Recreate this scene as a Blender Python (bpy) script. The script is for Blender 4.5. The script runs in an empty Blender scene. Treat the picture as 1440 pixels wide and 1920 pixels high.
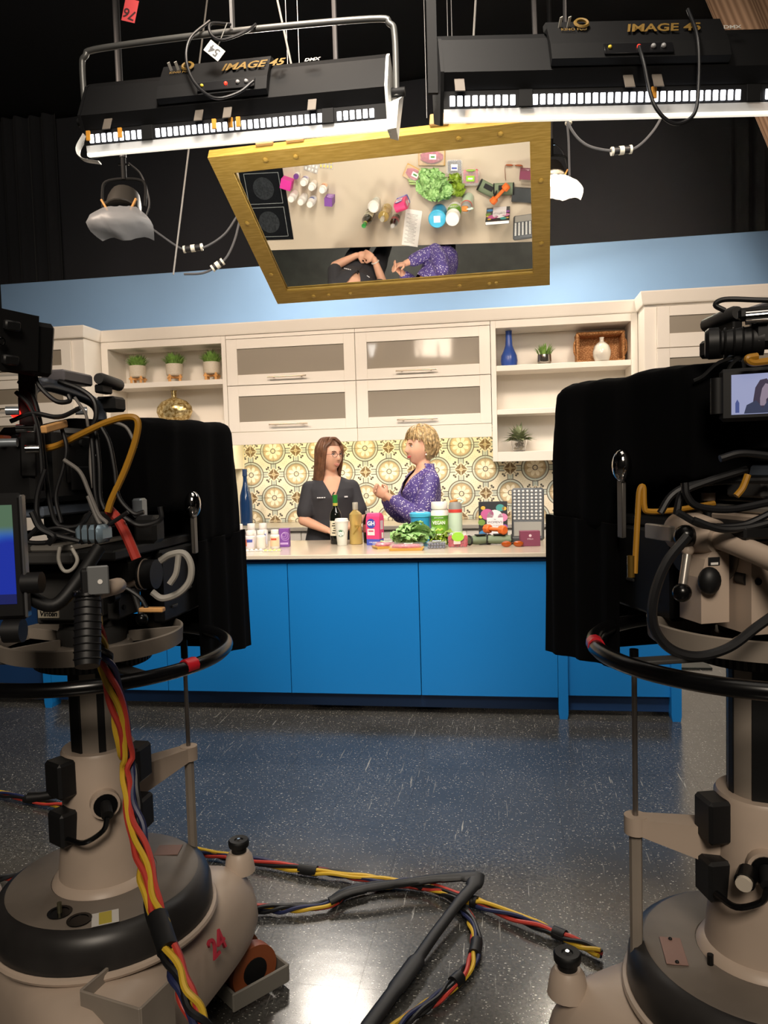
import bpy, bmesh, math, random
from mathutils import Matrix, Vector, noise as mnoise
PI = math.pi
random.seed(7)
SC = bpy.context.scene
COL = SC.collection

# ------------------------------------------------------------------ camera
CAM = Vector((0, 0, 1.4072)); FPX = 1441.5
YAW, PITCH, ROLL = 0.155, 0.0594, -0.0281
_f = Vector((-math.sin(YAW)*math.cos(PITCH), math.cos(YAW)*math.cos(PITCH), -math.sin(PITCH)))
_r0 = Vector((math.cos(YAW), math.sin(YAW), 0)); _u0 = _r0.cross(_f)
_r = _r0*math.cos(ROLL)+_u0*math.sin(ROLL); _u = -_r0*math.sin(ROLL)+_u0*math.cos(ROLL)
cd = bpy.data.cameras.new('camera'); co = bpy.data.objects.new('camera', cd); COL.objects.link(co)
cd.sensor_fit = 'VERTICAL'; cd.sensor_height = 36; cd.lens = FPX/1920*36; cd.clip_start = .05; cd.clip_end = 60
co.matrix_world = Matrix(((_r.x, _u.x, -_f.x, CAM.x), (_r.y, _u.y, -_f.y, CAM.y), (_r.z, _u.z, -_f.z, CAM.z), (0, 0, 0, 1)))
SC.camera = co
def ray(u, v): return (_f+_r*((u-720)/FPX)-_u*((v-960)/FPX))
def on_plane(u, v, axis, val):            # world point of a sight line on an axis-aligned plane
    d = ray(u, v); return CAM+d*((val-CAM[axis])/d[axis])
def at(u, v, depth): return CAM+ray(u, v)*depth

# ------------------------------------------------------------------ world, light, exposure
SC.view_settings.view_transform = 'Standard'; SC.view_settings.look = 'None'
SC.view_settings.exposure = 0.0; SC.view_settings.gamma = 1.0; SC.view_settings.use_curve_mapping = False
w = bpy.data.worlds.new('studio'); SC.world = w; w.use_nodes = True
w.node_tree.nodes['Background'].inputs[0].default_value = (.85, .92, 1, 1)
w.node_tree.nodes['Background'].inputs[1].default_value = .012

def area(name, loc, target, size, power, color=(1, 1, 1), size_y=None, spread=None, parent=None):
    l = bpy.data.lights.new(name, 'AREA'); l.energy = power; l.color = color; l.size = size
    if size_y: l.shape = 'RECTANGLE'; l.size_y = size_y
    if spread: l.spread = spread
    o = bpy.data.objects.new(name, l); COL.objects.link(o); o.location = loc
    o.rotation_euler = (Vector(target)-Vector(loc)).to_track_quat('-Z', 'Y').to_euler()
    return o
WARM = (1, .80, .63)
# the studio's lamps on the ceiling grid, above the frame
area('grid_lamp_left', (-3.0, 3.3, 4.0), (-2.3, 6.6, 1.8), .5, 21, WARM, spread=1.7)
area('grid_lamp_middle', (-.9, 2.9, 4.1), (-1.0, 6.4, 1.6), .5, 21, WARM, spread=1.7)
area('grid_lamp_right', (1.4, 3.3, 4.0), (.4, 6.6, 1.8), .5, 21, WARM, spread=1.7)
area('grid_back_light', (-1.65, 6.75, 3.85), (-1.1, 3.4, .4), .6, 62, (1, .90, .78))
area('grid_soft_fill', (.2, 1.1, 4.3), (-.4, 2.6, 0), 1.6, 10, (1, .90, .78))
area('grid_front_key', (-.5, 1.7, 4.4), (-.6, 4.5, .5), .8, 45, (1, .90, .78), spread=1.3)
area('grid_rear_fill', (.3, -2.2, 3.9), (-.3, 3.0, .6), 1.2, 135, (1, .87, .72))

# ------------------------------------------------------------------ helpers
def lin(c):
    if isinstance(c, str):
        c = c.lstrip('#'); c = tuple(int(c[i:i+2], 16)/255 for i in (0, 2, 4))
    elif max(c) > 1: c = tuple(x/255 for x in c)
    return tuple(x/12.92 if x <= .04045 else ((x+.055)/1.055)**2.4 for x in c)+(1,)
MATS = {}
class NT:
    def __init__(s, name):
        s.m = bpy.data.materials.new(name); s.m.use_nodes = True; s.t = s.m.node_tree
        s.b = s.t.nodes['Principled BSDF']; s.n = s.t.nodes; s.l = s.t.links
    def node(s, typ, **kw):
        n = s.n.new(typ)
        for k, v in kw.items():
            if k in ('ins',): 
                for a, b in v.items(): s.put(n.inputs[a], b)
            else: setattr(n, k, v)
        return n
    def put(s, sock, v):
        if hasattr(v, 'is_linked') or isinstance(v, bpy.types.NodeSocket): s.l.new(v, sock)
        else: sock.default_value = v
    def math(s, op, a, b=0.0, c=None, clamp=False):
        n = s.n.new('ShaderNodeMath'); n.operation = op; n.use_clamp = clamp
        s.put(n.inputs[0], a); s.put(n.inputs[1], b)
        if c is not None: s.put(n.inputs[2], c)
        return n.outputs[0]
    def mix(s, f, a, b):
        n = s.n.new('ShaderNodeMix'); n.data_type = 'RGBA'
        s.put(n.inputs[0], f); s.put(n.inputs[6], a); s.put(n.inputs[7], b); return n.outputs[2]
    def ramp(s, f, lo, hi): # smooth 0..1
        n = s.n.new('ShaderNodeMapRange'); n.interpolation_type = 'SMOOTHSTEP'
        s.put(n.inputs[0], f); n.inputs[1].default_value = lo; n.inputs[2].default_value = hi; return n.outputs[0]
    def coord(s, which='Object'): return s.node('ShaderNodeTexCoord').outputs[which]
    def noise(s, scale, vec=None, detail=3, rough=.5):
        n = s.n.new('ShaderNodeTexNoise'); n.inputs['Scale'].default_value = scale; n.inputs['Detail'].default_value = detail
        n.inputs['Roughness'].default_value = rough
        if vec is not None: s.l.new(vec, n.inputs['Vector'])
        return n.outputs['Fac']
    def bump(s, h, strength=.3, dist=.002):
        n = s.n.new('ShaderNodeBump'); n.inputs['Strength'].default_value = strength; n.inputs['Distance'].default_value = dist
        s.l.new(h, n.inputs['Height']); s.l.new(n.outputs[0], s.b.inputs['Normal'])
def mat(name, col=None, rough=.5, metal=0., emit=None, es=0., alpha=1., trans=0., ior=1.45, var=0., vscale=8., bump=0., bscale=120., coat=0., spec=None, sheen=0., sub=0.):
    if name in MATS: return MATS[name]
    k = NT(name); b = k.b; c = lin(col) if col is not None else (.5, .5, .5, 1)
    b.inputs['Base Color'].default_value = c; b.inputs['Roughness'].default_value = rough; b.inputs['Metallic'].default_value = metal
    b.inputs['IOR'].default_value = ior; b.inputs['Transmission Weight'].default_value = trans; b.inputs['Alpha'].default_value = alpha
    b.inputs['Coat Weight'].default_value = coat; b.inputs['Coat Roughness'].default_value = .1
    if spec is not None: b.inputs['Specular IOR Level'].default_value = spec
    if sheen: b.inputs['Sheen Weight'].default_value = sheen
    if sub:
        b.inputs['Subsurface Weight'].default_value = sub; b.inputs['Subsurface Radius'].default_value = (.02, .008, .005); b.inputs['Subsurface Scale'].default_value = .5
    if emit is not None:
        b.inputs['Emission Color'].default_value = lin(emit); b.inputs['Emission Strength'].default_value = es
    if var:
        n = k.noise(vscale, k.coord())
        f = k.ramp(n, .3, .7)
        d = tuple(x*(1-var) for x in c[:3])+(1,); e = tuple(min(1, x*(1+var*.6)) for x in c[:3])+(1,)
        k.l.new(k.mix(f, d, e), b.inputs['Base Color'])
    if bump: k.bump(k.noise(bscale, k.coord()), bump)
    MATS[name] = k.m; return k.m

class MB:
    "collects shapes into one mesh"
    def __init__(s, M=None): s.v = []; s.f = []; s.mi = []; s.M = M or Matrix(); s.cur = 0; s.uv = None
    def add(s, vs, fs):
        o = len(s.v); M = s.M
        s.v += [tuple(M @ Vector(p)) for p in vs]; s.f += [tuple(i+o for i in f) for f in fs]; s.mi += [s.cur]*len(fs)
    def box(s, c, d, bev=0, R=None):
        x, y, z = d[0]/2, d[1]/2, d[2]/2; c = Vector(c); R = R or Matrix.Identity(3)
        if not bev:
            vs = [(sx*x, sy*y, sz*z) for sx in (-1, 1) for sy in (-1, 1) for sz in (-1, 1)]
            fs = [(0, 1, 3, 2), (4, 6, 7, 5), (0, 4, 5, 1), (2, 3, 7, 6), (0, 2, 6, 4), (1, 5, 7, 3)]
        else:
            b = min(bev, x*.98, y*.98, z*.98); vs = []; fs = []; ix = {}
            for sx in (-1, 1):
                for sy in (-1, 1):
                    for sz in (-1, 1):
                        for a in range(3):
                            p = [sx*(x-b), sy*(y-b), sz*(z-b)]; p[a] = (sx*x, sy*y, sz*z)[a]
                            ix[(sx, sy, sz, a)] = len(vs); vs.append(tuple(p))
            for a in range(3):
                o1, o2 = (a+1) % 3, (a+2) % 3
                for sg in (-1, 1):
                    q = []
                    for e, g in ((-1, -1), (1, -1), (1, 1), (-1, 1)):
                        k = [0, 0, 0]; k[a] = sg; k[o1] = e; k[o2] = g; q.append(ix[(*k, a)])
                    fs.append(tuple(q) if sg > 0 else tuple(q[::-1]))
                for e in (-1, 1):       # edges parallel to a
                    for g in (-1, 1):
                        k0 = [0, 0, 0]; k0[o1] = e; k0[o2] = g; k1 = list(k0); k0[a] = -1; k1[a] = 1
                        q = [ix[(*k0, o1)], ix[(*k1, o1)], ix[(*k1, o2)], ix[(*k0, o2)]]
                        fs.append(tuple(q) if e*g < 0 else tuple(q[::-1]))
            for sx in (-1, 1):
                for sy in (-1, 1):
                    for sz in (-1, 1):
                        q = [ix[(sx, sy, sz, a)] for a in range(3)]
                        fs.append(tuple(q) if sx*sy*sz > 0 else tuple(q[::-1]))
        s.add([tuple(R @ Vector(p)+c) for p in vs], fs); return s
    def bar(s, a, b, wd, ht, bev=0, up=(0, 0, 1)):
        a = Vector(a); b = Vector(b); d = b-a; y = d.normalized(); x = y.cross(Vector(up))
        if x.length < 1e-4: x = y.cross(Vector((1, 0, 0)))
        x.normalize(); z = x.cross(y)
        R = Matrix((x, y, z)).transposed(); s.box((a+b)/2, (wd, d.length, ht), bev, R); return s
    def tube(s, path, r, n=8, caps=True, flat=1.0, twist=None):
        P = [Vector(p) for p in path]; m = len(P)
        rs = r if isinstance(r, (list, tuple)) else [r]*m
        T = []
        for i in range(m):
            t = P[min(i+1, m-1)]-P[max(i-1, 0)]
            T.append(t.normalized() if t.length > 1e-9 else Vector((0, 0, 1)))
        N = T[0].orthogonal().normalized() if twist is None else (Vector(twist)-T[0]*T[0].dot(Vector(twist))).normalized()
        vs = []; fs = []
        for i in range(m):
            if i: N = (N-T[i]*N.dot(T[i])); N = N.normalized() if N.length > 1e-9 else T[i].orthogonal().normalized()
            B = T[i].cross(N)
            for k in range(n):
                a = 2*PI*k/n; vs.append(P[i]+N*(math.cos(a)*rs[i])+B*(math.sin(a)*rs[i]*flat))
        for i in range(m-1):
            for k in range(n):
                k2 = (k+1) % n; fs.append((i*n+k, i*n+k2, (i+1)*n+k2, (i+1)*n+k))
        if caps: fs.append(tuple(range(n))[::-1]); fs.append(tuple((m-1)*n+k for k in range(n)))
        s.add(vs, fs); return s
    def cyl(s, a, b, r, n=16, r2=None): return s.tube([a, b], [r, r if r2 is None else r2], n)
    def lathe(s, prof, c=(0, 0, 0), n=24, R=None, sx=1., sy=1.):
        vs = []; fs = []; c = Vector(c); m = len(prof); R = R or Matrix.Identity(3)
        for (r, z) in prof:
            for k in range(n):
                a = 2*PI*k/n; vs.append(R @ Vector((r*math.cos(a)*sx, r*math.sin(a)*sy, z))+c)
        for i in range(m-1):
            for k in range(n):
                k2 = (k+1) % n; fs.append((i*n+k, i*n+k2, (i+1)*n+k2, (i+1)*n+k))
        if prof[0][0] > 1e-6: fs.append(tuple(range(n))[::-1])
        if prof[-1][0] > 1e-6: fs.append(tuple((m-1)*n+k for k in range(n)))
        s.add(vs, fs); return s
    def torus(s, c, R_, r, n=48, m=10, Rm=None, a0=0, a1=2*PI):
        c = Vector(c); Rm = Rm or Matrix.Identity(3)
        full = abs(a1-a0-2*PI) < 1e-6
        pts = [c+Rm @ Vector((R_*math.cos(a0+(a1-a0)*i/n), R_*math.sin(a0+(a1-a0)*i/n), 0)) for i in range(n+(0 if full else 1))]
        if not full: return s.tube(pts, r, m)
        vs = []; fs = []
        for i in range(n):
            a = 2*PI*i/n
            for k in range(m):
                b = 2*PI*k/m; vs.append(c+Rm @ Vector(((R_+r*math.cos(b))*math.cos(a), (R_+r*math.cos(b))*math.sin(a), r*math.sin(b))))
        for i in range(n):
            i2 = (i+1) % n
            for k in range(m):
                k2 = (k+1) % m; fs.append((i*m+k, i2*m+k, i2*m+k2, i*m+k2))
        s.add(vs, fs); return s
    def loft(s, rings, caps=True):
        n = len(rings[0]); vs = [p for r in rings for p in r]; fs = []
        for i in range(len(rings)-1):
            for k in range(n):
                k2 = (k+1) % n; fs.append((i*n+k, i*n+k2, (i+1)*n+k2, (i+1)*n+k))
        if caps: fs.append(tuple(range(n))[::-1]); fs.append(tuple((len(rings)-1)*n+k for k in range(n)))
        s.add(vs, fs); return s
    def prism(s, poly, z0, z1, R=None, c=(0, 0, 0)):
        n = len(poly); R = R or Matrix.Identity(3); c = Vector(c)
        vs = [R @ Vector((x, y, z0))+c for x, y in poly]+[R @ Vector((x, y, z1))+c for x, y in poly]
        fs = [tuple(range(n))[::-1], tuple(range(n, 2*n))]+[(i, (i+1) % n, n+(i+1) % n, n+i) for i in range(n)]
        s.add(vs, fs); return s
    def sphere(s, c, r, n=16, m=10, sc=(1, 1, 1), R=None):
        c = Vector(c); R = R or Matrix.Identity(3); vs = [c+R @ Vector((0, 0, r*sc[2]))]; fs = []
        for i in range(1, m):
            t = PI*i/m
            for k in range(n):
                a = 2*PI*k/n; vs.append(c+R @ Vector((r*sc[0]*math.sin(t)*math.cos(a), r*sc[1]*math.sin(t)*math.sin(a), r*sc[2]*math.cos(t))))
        vs.append(c+R @ Vector((0, 0, -r*sc[2])))
        for k in range(n): fs.append((0, 1+k, 1+(k+1) % n))
        for i in range(m-2):
            for k in range(n):
                a = 1+i*n; k2 = (k+1) % n; fs.append((a+k, a+n+k, a+n+k2, a+k2))
        L = len(vs)-1; a = 1+(m-2)*n
        for k in range(n): fs.append((L, a+(k+1) % n, a+k))
        s.add(vs, fs); return s
    def quad(s, a, b, c, d): s.add([a, b, c, d], [(0, 1, 2, 3)]); return s
    def mesh(s, name, mats, smooth=True, ang=38):
        me = bpy.data.meshes.new(name); me.from_pydata(s.v, [], s.f)
        for m in (mats if isinstance(mats, (list, tuple)) else [mats]): me.materials.append(m)
        if any(s.mi): me.polygons.foreach_set('material_index', s.mi)
        me.validate(); me.update()
        bm = bmesh.new(); bm.from_mesh(me); bmesh.ops.recalc_face_normals(bm, faces=bm.faces); bm.to_mesh(me); bm.free()
        if smooth:
            me.polygons.foreach_set('use_smooth', [True]*len(me.polygons)); me.set_sharp_from_angle(angle=math.radians(ang))
        return me
    def build(s, name, mats, parent=None, smooth=True, ang=38):
        return link(name, s.mesh(name, mats, smooth, ang), parent)
def link(name, me, parent=None):
    o = bpy.data.objects.new(name, me); COL.objects.link(o)
    if parent: o.parent = parent
    return o
def tag(o, label, cat, group=None):
    o['label'] = label; o['category'] = cat
    if group: o['group'] = group
    return o
def thing(name, label, cat, loc=(0, 0, 0), rotz=0, group=None):
    o = bpy.data.objects.new(name, None); o.empty_display_size = .05; COL.objects.link(o)
    o.location = loc; o.rotation_euler = (0, 0, rotz); return tag(o, label, cat, group)
def struct(o): o['kind'] = 'structure'; return o
def dup(root, loc=None, rotz=None, label=None):
    r = root.copy(); COL.objects.link(r)
    if loc is not None: r.location = loc
    if rotz is not None: r.rotation_euler = (0, 0, rotz)
    if label: r['label'] = label
    for ch in list(root.children):
        c = ch.copy(); COL.objects.link(c); c.parent = r
        for g in list(ch.children):
            d = g.copy(); COL.objects.link(d); d.parent = c
    return r
def inst(name, me, parent, loc=(0, 0, 0), rot=(0, 0, 0), sc=None):
    o = bpy.data.objects.new(name, me); COL.objects.link(o); o.parent = parent; o.location = loc; o.rotation_euler = rot
    if sc: o.scale = sc
    return o
def spl(pts, k=6):
    P = [Vector(p) for p in pts]; out = []
    for i in range(len(P)-1):
        p0 = P[i-1] if i else P[0]*2-P[1]; p1 = P[i]; p2 = P[i+1]; p3 = P[i+2] if i+2 < len(P) else P[-1]*2-P[-2]
        for j in range(k):
            t = j/k; out.append(.5*((2*p1)+(p2-p0)*t+(2*p0-5*p1+4*p2-p3)*t*t+(3*p1-p0-3*p2+p3)*t*t*t))
    out.append(P[-1]); return out
def Rx(a): return Matrix.Rotation(a, 3, 'X')
def Ry(a): return Matrix.Rotation(a, 3, 'Y')
def Rz(a): return Matrix.Rotation(a, 3, 'Z')
def frame(x, z):                          # 3x3 with given x axis and z axis (normal)
    x = Vector(x).normalized(); z = Vector(z); z = (z-x*z.dot(x)).normalized(); return Matrix((x, z.cross(x), z)).transposed()
def text(s, size, m, parent, loc, R=None, name='lettering', bold=0., depth=.0006, shear=0., align='CENTER', sx=1.):
    cu = bpy.data.curves.new('t', 'FONT'); cu.body = s; cu.size = size; cu.extrude = depth; cu.offset = bold; cu.shear = shear
    cu.align_x = align; cu.align_y = 'CENTER'; cu.resolution_u = 3
    o = bpy.data.objects.new('t', cu); COL.objects.link(o)
    dg = bpy.context.evaluated_depsgraph_get(); me = bpy.data.meshes.new_from_object(o.evaluated_get(dg))
    bpy.data.objects.remove(o); bpy.data.curves.remove(cu)
    R = R or Matrix.Identity(3)
    me.transform(Matrix.Translation(Vector(loc)) @ R.to_4x4() @ Matrix.Diagonal((sx, 1, 1, 1)))
    me.materials.clear(); me.materials.append(m)
    return link(name, me, parent)
FRONT = Rx(PI/2)                          # text on a face looking to -Y
def remeshed(mb, voxel, smooth=4, factor=.5, post=None):
    me = bpy.data.meshes.new('r'); me.from_pydata(mb.v, [], mb.f); me.validate(); me.update()
    bm = bmesh.new(); bm.from_mesh(me); bmesh.ops.recalc_face_normals(bm, faces=bm.faces); bm.to_mesh(me); bm.free()
    o = bpy.data.objects.new('r', me); COL.objects.link(o)
    d = o.modifiers.new('v', 'REMESH'); d.mode = 'VOXEL'; d.voxel_size = voxel
    if smooth:
        d = o.modifiers.new('s', 'SMOOTH'); d.factor = factor; d.iterations = smooth
    dg = bpy.context.evaluated_depsgraph_get(); out = bpy.data.meshes.new_from_object(o.evaluated_get(dg))
    bpy.data.objects.remove(o); bpy.data.meshes.remove(me)
    out.materials.clear(); out.polygons.foreach_set('use_smooth', [True]*len(out.polygons))
    return out
# ================================================================== the setting
def floor_material():
    k = NT('dark_terrazzo_vinyl'); co_ = k.node('ShaderNodeNewGeometry').outputs['Position']
    def flecks(scale, lo, hi, seed):
        m = k.node('ShaderNodeMapping'); k.l.new(co_, m.inputs[0]); m.inputs['Location'].default_value = (seed, seed*.7, 0)
        m.inputs['Rotation'].default_value = (0, 0, seed); m.inputs['Scale'].default_value = (1, 1.8, 1)
        v = k.node('ShaderNodeTexVoronoi'); v.inputs['Scale'].default_value = scale; k.l.new(m.outputs[0], v.inputs['Vector'])
        r = k.node('ShaderNodeTexWhiteNoise'); k.l.new(v.outputs['Position'], r.inputs['Vector'])
        keep = k.math('GREATER_THAN', r.outputs['Value'], .8)
        return k.math('MULTIPLY', k.math('SUBTRACT', 1, k.ramp(v.outputs['Distance'], lo, hi)), keep)
    f = k.math('MAXIMUM', flecks(60, .13, .26, 1.3), flecks(130, .16, .32, 4.1))
    base = k.mix(k.ramp(k.noise(90, co_), .35, .65), lin('#2d2d2c'), lin('#4d4c4a'))
    base = k.mix(k.ramp(k.noise(2.1, co_), .3, .75), base, lin('#33322f'))
    # scuffs and scratches worn into the wax
    def scratch(rot, sc, seed):
        m = k.node('ShaderNodeMapping'); k.l.new(co_, m.inputs[0]); m.inputs['Rotation'].default_value = (0, 0, rot)
        m.inputs['Scale'].default_value = (sc, sc*.05, 1); m.inputs['Location'].default_value = (seed, 0, 0)
        n = k.noise(1, m.outputs[0], 5, .6); return k.ramp(n, .655, .69)
    s = k.math('MAXIMUM', scratch(.5, 60, 0), k.math('MAXIMUM', scratch(-1.0, 70, 3), scratch(1.3, 55, 8)))
    s = k.math('MULTIPLY', s, k.ramp(k.noise(1.6, co_), .4, .7))
    k.l.new(k.mix(k.math('MAXIMUM', k.math('MULTIPLY', f, .72), k.math('MULTIPLY', s, .5)), base, lin('#c9c6bd')), k.b.inputs['Base Color'])
    k.l.new(k.math('ADD', .13, k.math('ADD', k.math('MULTIPLY', k.noise(3.2, co_), .12), k.math('MULTIPLY', s, .3))), k.b.inputs['Roughness'])
    k.bump(k.math('ADD', k.noise(7, co_, 2), k.math('MULTIPLY', s, .3)), .22, .003)
    k.b.inputs['Specular IOR Level'].default_value = .85
    return k.m
M_FLOOR = floor_material()
m_grout = mat('dark_joint', '#15161a', .7)
fl = struct(MB().box((-.5, 3, -.055), (14, 16, .1)).build('floor', m_grout, smooth=False))
T = .3048
tile_me = MB().box((0, 0, -.0025), (T-.0006, T-.0006, .005)).mesh('tile', M_FLOOR, smooth=False)
X0, Y0, NX, NY = -2.85, 1.35, 18, 16
for i in range(NX):
    for j in range(NY):
        inst('tile', tile_me, fl, (X0+(i+.5)*T, Y0+(j+.5)*T, -.00015+.0003*random.random()))
rest = MB()
for i in range(-13, 33):
    for j in range(-20, 24):
        if 0 <= i < NX and 0 <= j < NY: continue
        rest.box((X0+(i+.5)*T, Y0+(j+.5)*T, -.0025), (T-.0012, T-.0012, .005))
ro = rest.build('outer_tiles', M_FLOOR, fl, smooth=False); ro['kind'] = 'stuff'

M_BLUEWALL = mat('matte_blue_wall_paint', '#8ab0da', .75, var=.03, vscale=1.5)
M_WHITE = mat('cream_white_lacquer', '#efe9df', .42, var=.015, vscale=3)
M_WHITE2 = mat('shelf_white', '#e6e4dc', .5)
WY = 6.95                                  # back of the set
wb = MB(); wb.box((-1.29, WY+.06, 1.64), (7.04, .1, 3.28), .004); struct(wb.build('wall_back', M_BLUEWALL, smooth=False))
# black studio drape: hanging pleats far behind
def drape(x0, x1, y, z0, z1, pitch, amp, name, m, label, ang=0, c=(0, 0), thick=.0):
    b = MB(); n = int(abs(x1-x0)/pitch*6); rows = 2
    def ln(dy, flip):
        pts = []
        for i in range(n+1):
            x = x0+(x1-x0)*i/n
            a = i/6*2*PI; pts.append((x, y+dy+amp*math.sin(a)+amp*.4*math.sin(a*.37+1), 0))
        return pts
    A = ln(0, 0); B = ln(.006, 0)
    vs = [(p[0], p[1], z) for z in (z0, z1) for p in A]+[(p[0], p[1], z) for z in (z0, z1) for p in B]
    N = n+1; fs = []
    for i in range(n):
        fs += [(i, i+1, N+i+1, N+i), (2*N+i+1, 2*N+i, 3*N+i, 3*N+i+1), (i+1, i, 2*N+i, 2*N+i+1), (N+i, N+i+1, 3*N+i+1, 3*N+i)]
    fs += [(0, N, 3*N, 2*N), (n, 2*N+n, 3*N+n, N+n)]
    b.add(vs, fs); return tag(b.build(name, m, ang=60), label, 'curtain')
m_blk = mat('black_duvetyne', '#34353a', .9, sheen=.15)
m_blk2 = mat('black_serge', '#2a2b2f', .9, sheen=.1)
drape(-4.9, 2.35, 8.0, 0, 5.3, .9, .015, 'stage_curtain', m_blk, 'flat stretched black stage curtain behind the blue wall')
drape(2.2, 5.2, 7.9, 0, 5.3, .16, .05, 'stage_curtain', m_blk2, 'black stage curtain hanging in narrow pleats on the right')
drape(-7.2, -4.7, 7.9, 0, 5.3, .16, .04, 'stage_curtain', m_blk2, 'black stage curtain hanging in narrow pleats on the far left')
k = NT('tan_striped_cloth'); wv = k.node('ShaderNodeTexWave'); wv.bands_direction = 'X'; wv.inputs['Scale'].default_value = 9; wv.inputs['Distortion'].default_value = 2.5; wv.inputs['Detail'].default_value = 3
mp = k.node('ShaderNodeMapping'); k.l.new(k.coord(), mp.inputs[0]); mp.inputs['Scale'].default_value = (1, 1, .06); k.l.new(mp.outputs[0], wv.inputs['Vector'])
k.l.new(k.mix(wv.outputs['Fac'], lin('#8d6f57'), lin('#b9987c')), k.b.inputs['Base Color']); k.b.inputs['Roughness'].default_value = .8
tc = drape(0, 2.2, 0, -2.3, 2.3, .3, .035, 'tan_curtain', k.m, 'tan striped fabric gathered up at the top right corner')
tc.rotation_euler = (0, -.45, .3)
tc.location = at(1352, 60, 5.0)
struct(MB().box((-.5, 3, 5.4), (14, 16, .1)).build('ceiling', mat('black_ceiling', '#0e0e10', .9), smooth=False))
m_dark = mat('dark_studio_wall', '#1b1b1e', .85)
struct(MB().box((-7.5, 3, 2.65), (.1, 16, 5.4)).build('wall_left', m_dark, smooth=False))
struct(MB().box((6.5, 3, 2.65), (.1, 16, 5.4)).build('wall_right', m_dark, smooth=False))
struct(MB().box((-.5, -5, 2.65), (14, .1, 5.4)).build('wall_rear', mat('rear_wall_grey', '#4a4845', .8), smooth=False))
struct(MB().box((-.5, 11, 2.65), (14, .1, 5.4)).build('wall_far', m_dark, smooth=False))
# ================================================================== kitchen set: wall units
YC = 6.6; YB = 6.955
M_STEEL = mat('brushed_steel', '#c9bba8', .28, 1.0)
def pane_mat():
    k = NT('frosted_grey_glass'); b = k.b
    b.inputs['Base Color'].default_value = lin('#a29888'); b.inputs['Roughness'].default_value = .45
    b.inputs['Transmission Weight'].default_value = .25; b.inputs['Coat Weight'].default_value = .8; b.inputs['Coat Roughness'].default_value = .06
    return k.m
M_PANE = pane_mat()
def flip_door(parent, x0, x1, z0, z1, y, gx0, gx1, gz0, gz1, handle=True, name='door', hx=None):
    "flip-up cabinet door: frame with a frosted pane and a bar handle"
    g = .003; x0 += g; x1 -= g; z0 += g; z1 -= g; th = .022
    f = MB()
    f.box(((x0+gx0)/2, y-th/2, (z0+z1)/2), (gx0-x0, th, z1-z0), .002); f.box(((x1+gx1)/2, y-th/2, (z0+z1)/2), (x1-gx1, th, z1-z0), .002)
    f.box(((gx0+gx1)/2, y-th/2, (z1+gz1)/2), (gx1-gx0, th-.0004, z1-gz1), .002); f.box(((gx0+gx1)/2, y-th/2, (z0+gz0)/2), (gx1-gx0, th-.0004, gz0-z0), .002)
    d = f.build(name, M_WHITE, parent, smooth=False)
    MB().box(((gx0+gx1)/2, y-.008, (gz0+gz1)/2), (gx1-gx0-.001, .006, gz1-gz0-.001), .001).build('pane', M_PANE, d, smooth=False)
    if handle:
        xm = (x0+x1)/2 if hx is None else hx; zh = (z0+gz0)/2+.012; h = MB()
        h.tube([(xm-.175, y-th-.045, zh), (xm+.175, y-th-.045, zh)], .0065, 10)
        for s in (-1, 1): h.tube([(xm+s*.125, y-th, zh), (xm+s*.125, y-th-.045, zh)], .0055, 8)
        h.build('handle', M_STEEL, d)
    return d
def shelf_unit(x0, x1, ix0, ix1, name, label):
    t = thing(name, label, 'shelf', ((x0+x1)/2, YC, 1.418)); cx, cz = (x0+x1)/2, 1.418
    def B(nm, c, s, b=.002): return MB().box((c[0]-cx, c[1]-YC, c[2]-cz), s, b).build(nm, M_WHITE, t, smooth=False)
    D = YB-YC
    B('side_panel', ((x0+ix0)/2, YC+D/2, 2.01), (ix0-x0, D, 1.18)); B('side_panel', ((x1+ix1)/2, YC+D/2, 2.01), (x1-ix1, D, 1.18))
    B('top_rail', ((ix0+ix1)/2, YC+D/2, 2.568), (ix1-ix0, D-.0006, .064)); B('bottom_panel', ((ix0+ix1)/2, YC+D/2, 1.459), (ix1-ix0, D-.0006, .082))
    B('back_panel', ((ix0+ix1)/2, YB-.012, 2.01), (ix1-ix0, .02, 1.05))
    B('shelf', ((ix0+ix1)/2, YC+D/2, 2.202), (ix1-ix0, D-.03, .046)); B('shelf', ((ix0+ix1)/2, YC+D/2, 1.835), (ix1-ix0, D-.03, .042))
    return t
shelf_unit(-3.598, -2.412, -3.533, -2.452, 'open_shelf_unit', 'cream open shelf unit holding three potted grasses and gold vase')
shelf_unit(-.084, 1.106, -.042, 1.054, 'open_shelf_unit', 'cream open shelf unit holding wicker basket and blue vase')
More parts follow.
